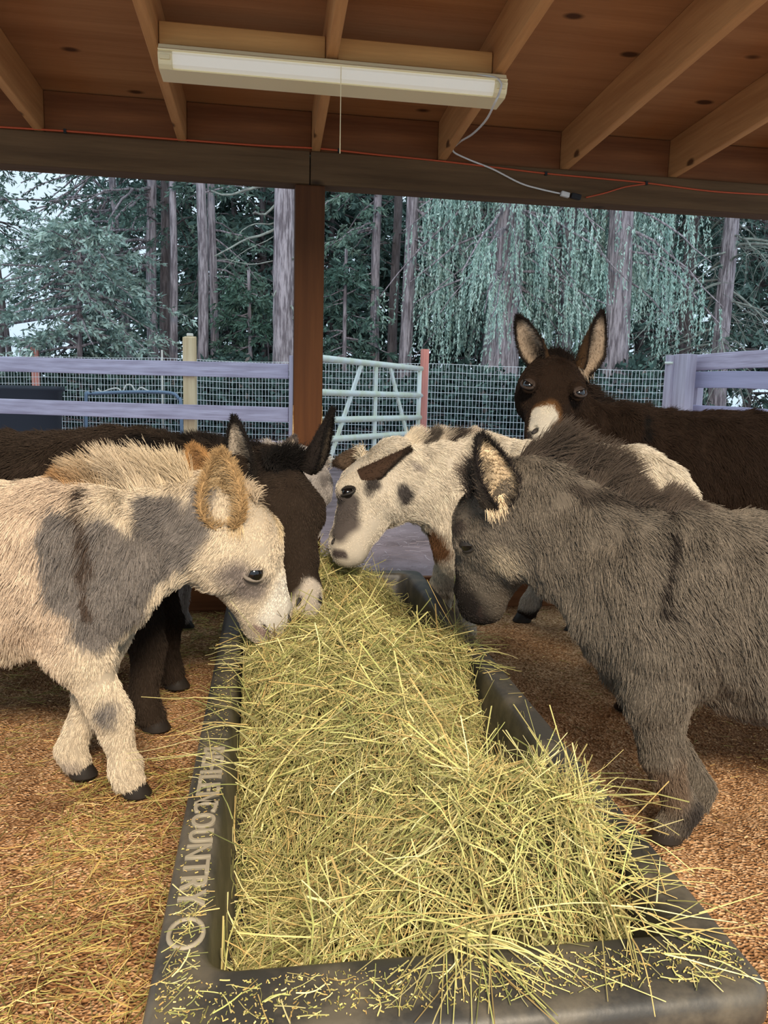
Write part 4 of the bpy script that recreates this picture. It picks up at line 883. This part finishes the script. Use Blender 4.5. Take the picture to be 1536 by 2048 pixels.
# right plank fence
RF = empty('plank_fence', (*at(1400, 780, 6.6)[:2], 0), 'weathered lavender plank fence with double posts at the right', 'fence')
p0, p1 = at(1388, 760, 6.75), at(1680, 760, 5.6); ra_ = math.atan2(p1[1] - p0[1], p1[0] - p0[0])
def rp(px, py):
    # point on the vertical plane of the fence
    r = ray(px, py); nrm = np.array([-(p1 - p0)[1], (p1 - p0)[0], 0]); return CAM + r * ((p0 - CAM) @ nrm / (r @ nrm))
for yl, yr, hh, m in ((727, 716, .138, rail_x), (760, 761, .140, paint_x), (826, 838, .140, paint_x)):
    rail('plank', rp(1386, yl), rp(1700, yr + (yr - yl) * .9), .038, hh, m, RF)
pp = at(1368, 760, 6.66); upright('post', pp, .140, .12, -.05, at(1368, 709, 6.66)[2], rail_z, RF, ra_)
pp = at(1344, 760, 6.74); upright('post', pp, .075, .12, -.05, at(1344, 711, 6.74)[2], rail_z, RF, ra_)
pp = at(1396, 790, 6.80); upright('post', pp, .045, .08, -.05, at(1396, 760, 6.80)[2], rail_z, RF, ra_)
mb = MB(); q0 = at(1330, 726, 6.7); q1 = at(1346, 726, 6.66); mb.tube([q0, q1], .012, 8); mb.build('hinge_pin', steel, RF)
# dark tub and pipe frame beyond the left fence
TB = empty('stock_tub', (*at(30, 800, 9.0)[:2], 0), 'dark grey plastic stock tub beyond the rails at the left', 'tub')
c0 = at(20, 785, 9.2); mb = MB(); a_ = np.linspace(0, 2 * math.pi, 33)[:-1]
mb.loft([[(c0[0] + rx * math.copysign(abs(math.cos(k)) ** .6, math.cos(k)), c0[1] + rx * .45 * math.copysign(abs(math.sin(k)) ** .6, math.sin(k)), z) for k in a_] for rx, z in ((.50, 0), (.55, .45), (.58, 1.06), (.61, 1.08), (.61, 1.13), (.56, 1.13), (.54, 1.06), (.48, .55))]); mb.build('shell', mat('dark_slate_plastic', (.045, .05, .065), .45), TB, smooth=True)
PF = empty('pipe_rack', (*at(270, 800, 9.5)[:2], 0), 'blue-grey bent pipe rack beyond the rails with a white zigzag rope on top', 'rack')
pipe_m = mat('blue_grey_pipe', (.20, .27, .37), .45, .3)
for dz in (0, .35):
    pts = [at(172, 840, 9.5 + dz), at(172, 800, 9.5 + dz), at(185, 788, 9.5 + dz), at(270, 784, 9.5 + dz), at(340, 786, 9.5 + dz), at(357, 797, 9.5 + dz), at(362, 815, 9.5 + dz), at(364, 850, 9.5 + dz)]
    pts[0][2] = -.03; pts[-1][2] = -.03; mb = MB(); mb.tube(smooth_path(pts, 6), .022, 10); mb.build('pipe', pipe_m, PF, smooth=True)
zz = [(196, 777), (204, 784), (222, 778), (236, 777), (245, 784), (252, 771), (262, 770), (268, 778), (273, 783), (282, 775), (298, 782), (322, 782)]
mb = MB(); mb.tube(smooth_path([at(x, y, 9.5) for x, y in zz], 4), .010, 8); mb.build('zigzag_rope', cord_w, PF, smooth=True)

# ------------------------------------------------------------------ woods
bark = mat('grey_bark', (.60, .52, .56), .95, noise=(6, (.24, .20, .22), .42, .58), bump=(7, 1.0, .06), stretch=(4, 4, .45), spec=.1)
bark_d = mat('dark_bark', (.27, .225, .23), .95, noise=(5, (.13, .105, .108), .38, .62), bump=(7, 1.0, .05), stretch=(4, 4, .6), spec=.1)
twig_m = mat('lichen_twig', (.44, .48, .42), .9, noise=(9, (.25, .25, .23), .4, .6), spec=.1)
leaf_m = mat('conifer_needles', (.3, .4, .4), .8, attr='Col', spec=.15)
def blades(P, D, L, W, C, g):
    n = len(P); sd = unit_rows(np.cross(D, g.normal(size=(n, 3)))); m = P + D * (L * .45)[:, None]
    V = np.stack([P, m + sd * (W / 2)[:, None], P + D * L[:, None], m - sd * (W / 2)[:, None]], 1).reshape(-1, 3); return V, np.arange(4 * n).reshape(n, 4), np.repeat(C, 4, 0)
def conifer(label, px, w, d, top=9.0, lean=0.0, bk=None, nb=60, zr=(1.5, 8.5), bl=(1.2, 2.2), droop=.35, hang=.0, col=(.09, .14, .125), col2=None, tw=.42, ntw=11, nbl=9, bs=.11, az=None, seed=0, bare=0, stubs=0, group='trees beyond the fence', name='conifer', twiglen=1.0):
    g = np.random.default_rng(100 + seed); b = at(px, 760, d); b[2] = -.1; r = w * d / FPX / 2; T = empty(name, b, label, 'tree', group)
    zs = np.linspace(-.1, top, 26); ln = unit([RT[0], RT[1], 0]) * lean; m = 18; rings = []
    ax = lambda z: b[:2] + ln[:2] * z + .03 * np.array([math.sin(z * .9 + seed), math.cos(z * .7 + seed)])
    for z in zs:
        rr = r * (1.0 - .5 * max(z, 0) / max(top, 1) * .8 + .28 * math.exp(-max(z, 0) * 1.6)); c = ax(z)
        a_ = np.arange(m) * 2 * math.pi / m; k = 1 + .07 * snoise(np.stack([np.cos(a_) * 1.2, np.sin(a_) * 1.2, np.full(m, z * .25)], 1) + seed, 1.3, seed) + .03 * g.normal(size=m)
        rings.append([(c[0] + rr * q * math.cos(t_), c[1] + rr * q * math.sin(t_), z) for q, t_ in zip(k, a_)])
    mb = MB(); mb.loft(rings); mb.build('trunk', bk or bark, T, smooth=True)
    K = 7; n = nb; P = np.zeros((n, K, 3)); z0 = zr[0] + (zr[1] - zr[0]) * g.random(n); th = (g.random(n) * 2 * math.pi) if az is None else az[0] + (az[1] - az[0]) * g.random(n)
    L = (bl[0] + (bl[1] - bl[0]) * g.random(n)) * np.interp(z0, [zr[0], zr[0] + .3 * (zr[1] - zr[0]), zr[1]], [.75, 1, .45]); t_ = np.linspace(0, 1, K)
    hd = np.stack([np.cos(th), np.sin(th), .22 * g.normal(size=n)], 1)
    for i in range(n): P[i, :, :2] = ax(z0[i])
    P[:, :, 2] = z0[:, None]; P += hd[:, None] * (L[:, None] * t_)[..., None]; P[:, :, 2] -= droop * L[:, None] * t_ ** 1.7; P += .05 * np.cumsum(g.normal(size=P.shape), 1) * .35 * L[:, None, None]
    VV_, QQ_ = tubes(P, (.010 + .010 * L)[:, None] * np.linspace(1, .3, K), 5)
    ex = [(VV_, QQ_)]
    if bare:
        nn = bare; i = g.integers(0, n, nn); u = g.integers(1, K, nn); p = P[i, u]; dd = unit_rows(g.normal(size=(nn, 3)) + [0, 0, -.3] + hd[i] * .8); ll = .35 + .9 * g.random(nn); tt = np.linspace(0, 1, 6)[None, :, None]
        S = p[:, None] + dd[:, None] * ll[:, None, None] * tt + np.array([0, 0, -.35]) * ll[:, None, None] * tt ** 2 + g.normal(size=(nn, 1, 3)) * .2 * tt ** 2; ex.append(tubes(S, np.full((nn, 6), .0075) * np.linspace(1, .4, 6), 4))
    o_ = 0; Vb, Qb = [], []
    for v, q in ex: Vb.append(v); Qb.append(q + o_); o_ += len(v)
    mesh_np('branches', np.concatenate(Vb), np.concatenate(Qb), twig_m if bare else (bk or bark), T, smooth=True)['kind'] = 'stuff'
    if ntw:
        N = n * ntw; i = np.repeat(np.arange(n), ntw); u = .12 + .88 * g.random(N) ** .8; f = u * (K - 1.001); k0 = f.astype(int); fr = (f - k0)[:, None]; p = P[i, k0] * (1 - fr) + P[i, k0 + 1] * fr
        bd = unit_rows(P[i, np.minimum(k0 + 1, K - 1)] - P[i, np.maximum(k0 - 1, 0)]); sd = unit_rows(np.cross(bd, [0, 0, 1.0])) * g.choice([-1, 1], N)[:, None]
        td = unit_rows(bd * .75 * (1 - hang) + sd * .7 * (1 - .8 * hang) + np.array([0, 0, -1.0]) * (hang * 1.6 + .1) + .22 * g.normal(size=(N, 3)) * (1 - .4 * hang)); tl = tw * twiglen * (.45 + .8 * g.random(N)) * (1.1 - .5 * u * (1 - hang))
        M = N * nbl; j = np.repeat(np.arange(N), nbl); v = g.random(M); bp_ = p[j] + td[j] * (tl[j] * v)[:, None] + np.array([0, 0, -.12]) * (tl[j] * v ** 2)[:, None]
        bdv = unit_rows(td[j] * .85 + g.normal(size=(M, 3)) * (.50 - .24 * hang) + np.array([0, 0, -.15])); c1 = np.array(col); c2 = np.array(col2 if col2 is not None else tuple(1.7 * x for x in col)); mixf = np.clip(g.random(N) * .8 + .25 * snoise(p, .8, seed), 0, 1)[j][:, None]
        C = (c1 * (1 - mixf) + c2 * mixf) * (.75 + .5 * g.random((M, 1)))
        v_, q_, c_ = blades(bp_, bdv, bs * (.6 + .8 * g.random(M)), bs * .34 * (.7 + .6 * g.random(M)), C, g); mesh_np('foliage', v_, q_, leaf_m, T, colors=c_)['kind'] = 'stuff'
    for (sx, sy, ex_, ey_, rr) in (stubs or []):
        q0, q1 = at(sx, sy, d - r), at(ex_, ey_, d - .5); tt = np.linspace(0, 1, 7)[:, None]; S = q0 * (1 - tt) + q1 * tt + np.array([0, 0, 1]) * .12 * np.sin(tt * 5 + sx) * tt + .02 * g.normal(size=(7, 3)) * tt
        mb = MB(); mb.tube(S, rr * np.linspace(1, .45, 7), 7); mb.build('bare_branch', twig_m, T, smooth=True)
    return T
PI = math.pi; LT = math.pi - YAW
SPR, SPR2 = (.36, .54, .48), (.64, .80, .72); FIR, FIR2 = (.085, .145, .122), (.20, .29, .245); MID, MID2 = (.14, .23, .18), (.30, .42, .34)
conifer('thin leaning grey trunk at the left with dark boughs', 272, 17, 17.5, lean=-.075, nb=46, zr=(3.2, 7.5), bl=(1.5, 3.0), az=(PI * .6, PI * 1.4), col=FIR, col2=FIR2, seed=1)
conifer('grey trunk standing left in the tight group of three', 309, 23, 16.0, nb=40, zr=(3.0, 8.5), bl=(1.5, 3.2), az=(PI * .6, PI * 1.5), col=FIR, col2=FIR2, seed=2)
conifer('darker trunk in the middle of the tight group of three', 334, 23, 16.8, bk=bark_d, nb=30, zr=(3.6, 8.5), bl=(1.0, 2.2), col=FIR, col2=FIR2, seed=3)
conifer('slim pale trunk at the right of the tight group of three', 352, 17, 14.6, lean=-.01, nb=16, zr=(5, 8.5), bl=(.8, 1.6), col=FIR, col2=FIR2, seed=4)
conifer('straight pale grey trunk with small dark knots, left of a pair', 405, 23, 14.4, nb=16, zr=(4.6, 8.5), bl=(.8, 1.8), col=FIR, col2=FIR2, seed=5)
conifer('straight shaded trunk, right one of a pair', 427, 18, 15.4, nb=26, zr=(2.6, 8.5), bl=(.8, 1.8), az=(-.6, 2.2), col=MID, col2=MID2, seed=6)
conifer('thick grey furrowed trunk with lichen-covered dead branches, just left of the timber post', 564, 50, 13.4, lean=.012, nb=10, zr=(6.5, 8.8), bl=(.8, 1.6), col=FIR, col2=FIR2, seed=7,
        stubs=[(548, 372, 424, 384, .030), (556, 405, 505, 440, .026), (558, 455, 436, 512, .026), (552, 445, 470, 465, .014), (556, 520, 440, 530, .012), (552, 470, 440, 540, .010), (560, 575, 545, 580, .022), (575, 520, 590, 528, .03), (578, 615, 590, 622, .03)])
conifer('slim mossy trunk right of the timber post', 748, 20, 15.0, nb=26, zr=(3.2, 8.5), bl=(.8, 1.8), az=(PI * .5, PI * 1.5), col=MID, col2=MID2, seed=8)
conifer('shaded brown trunk behind the salmon post, left of a pair', 785, 21, 17.0, bk=bark_d, nb=24, zr=(2.8, 8.5), bl=(.8, 1.8), col=FIR, col2=FIR2, seed=9)
conifer('violet-grey trunk above the salmon post, right of a pair', 812, 29, 14.3, nb=60, zr=(3.4, 7.5), bl=(.9, 1.8), az=(-.9, .9), droop=.5, hang=.85, tw=.7, ntw=11, nbl=40, col=SPR, col2=SPR2, seed=10, bs=.062)
conifer('weeping spruce with a mossy trunk and curtains of blue-green needles', 1000, 74, 13.6, nb=120, zr=(3.0, 7.6), bl=(1.0, 2.4), droop=.55, hang=.9, tw=.85, ntw=11, nbl=40, col=SPR, col2=SPR2, seed=11, bs=.062)
conifer('weeping spruce behind the ears of the standing dark donkey', 1120, 36, 14.2, nb=110, zr=(3.0, 7.6), bl=(.8, 1.7), droop=.6, hang=.9, tw=.95, ntw=11, nbl=40, col=SPR, col2=SPR2, seed=12, bs=.062)
conifer('thick grey weeping spruce trunk right of the standing dark donkey', 1222, 58, 13.4, nb=80, zr=(3.2, 7.6), bl=(.9, 2.1), az=(-1.2, 1.9), droop=.55, hang=.9, tw=.9, ntw=11, nbl=40, col=SPR, col2=SPR2, seed=13, bs=.062)
conifer('dark thin trunk left of the double fence posts', 1362, 30, 17.0, bk=bark_d, nb=40, zr=(1.8, 8.5), bl=(1.2, 2.6), col=FIR, col2=FIR2, seed=14)
conifer('pale trunk behind the plank fence with a tangle of bare lichen twigs', 1436, 35, 15.6, nb=70, zr=(2.0, 8.0), bl=(1.0, 2.4), droop=.45, ntw=2, bare=420, col=FIR, col2=FIR2, seed=15)
conifer('young blue-green spruce with a pointed top at the left', 165, 12, 13.4, top=3.9, nb=84, zr=(1.75, 3.8), bl=(1.3, 2.3), droop=.22, tw=.50, ntw=14, nbl=13, col=(.17, .26, .235), col2=SPR2, seed=16, bs=.105)
conifer('dark conifer boughs at the left edge of the yard', -60, 26, 15.5, nb=44, zr=(2.4, 8.0), bl=(.9, 1.8), col=(.11, .18, .165), col2=MID2, seed=17)
conifer('thin bare trunk by the left edge, outer one', 4, 15, 19.5, nb=20, zr=(4.5, 8.5), bl=(.8, 1.5), col=FIR, col2=FIR2, seed=18, bk=bark_d)
conifer('thin bare trunk by the left edge, inner one', 28, 11, 19.0, lean=-.06, nb=20, zr=(4.5, 8.5), bl=(.8, 1.5), col=FIR, col2=FIR2, seed=19, bk=bark_d)
conifer('bushy green young fir between the pale pair and the thick trunk', 500, 10, 14.8, top=3.4, nb=50, zr=(.8, 3.2), bl=(.5, 1.0), droop=.2, tw=.40, col=(.085, .16, .12), col2=(.19, .30, .24), seed=20)
conifer('bushy dark green young fir right of the timber post', 690, 10, 14.6, top=3.8, nb=60, zr=(.8, 3.6), bl=(.6, 1.1), droop=.2, tw=.40, col=(.085, .16, .13), col2=(.19, .30, .25), seed=21)
for k, (px, d, w) in enumerate(((250, 27, 20), (380, 23, 14), (470, 22, 13), (527, 20, 14), (610, 24, 15), (660, 21, 12), (715, 26, 16), (850, 22, 14), (905, 25, 16), (960, 21, 14), (1070, 24, 15), (1160, 22, 14), (1275, 21, 20), (1340, 27, 14), (1500, 22, 16), (1560, 23, 16))):
    conifer('tall dark conifer deep in the woods behind the nearer trunks', px, w, d, top=12, bk=bark_d, nb=130, zr=(.4, 11.0), bl=(1.5, 3.2), droop=.30, tw=.85, ntw=11, nbl=9, bs=.24, col=(.10, .165, .145), col2=(.20, .29, .25), seed=40 + k, group='conifers deep in the woods')
# bramble hedge behind the wire
g = np.random.default_rng(77); n = 30000; px = g.random(n); P = np.zeros((n, 3)); u = g.random(n); P[:, :2] = (wa[:2] + wd[:2] * (u * WL)[:, None]); nrm = np.array([-wd[1], wd[0]])
dep = .5 + 2.0 * g.random(n); P[:, :2] += nrm * dep[:, None]; top = 1.35 + .25 * snoise(np.stack([u * WL, dep, dep * 0], 1), .35, 5) + .15 * dep; P[:, 2] = top * g.random(n) ** .75
C = np.array([.055, .095, .085]) * (.6 + 1.1 * g.random((n, 1))); C[g.random(n) < .10] = (.16, .26, .22); C[g.random(n) < .05] = (.22, .18, .16)
v_, q_, c_ = blades(P, unit_rows(g.normal(size=(n, 3)) + [0, -.5, 0]), .08 + .10 * g.random(n), .05 + .06 * g.random(n), C, g)
m = 700; u = g.random(m); p = np.zeros((m, 3)); p[:, :2] = wa[:2] + wd[:2] * (u * WL)[:, None] + nrm * (.4 + 1.6 * g.random((m, 1))); tt = np.linspace(0, 1, 8)[None, :, None]; dd = g.normal(size=(m, 3)) * [.7, .4, .2] + [0, 0, 1.1]
S = p[:, None] + dd[:, None] * tt * 1.3 + np.array([0, 0, -1.0]) * tt ** 2 * .9; v2, q2 = tubes(S, np.full((m, 8), .006), 3)
tag(mesh_np('bramble_hedge', np.concatenate([v_, v2]), [q_, q2 + len(v_)], leaf_m, colors=np.concatenate([c_, np.tile([.17, .12, .12], (len(v2), 1))])), 'dark tangled bramble hedge behind the wire fence', 'hedge', kind='stuff')
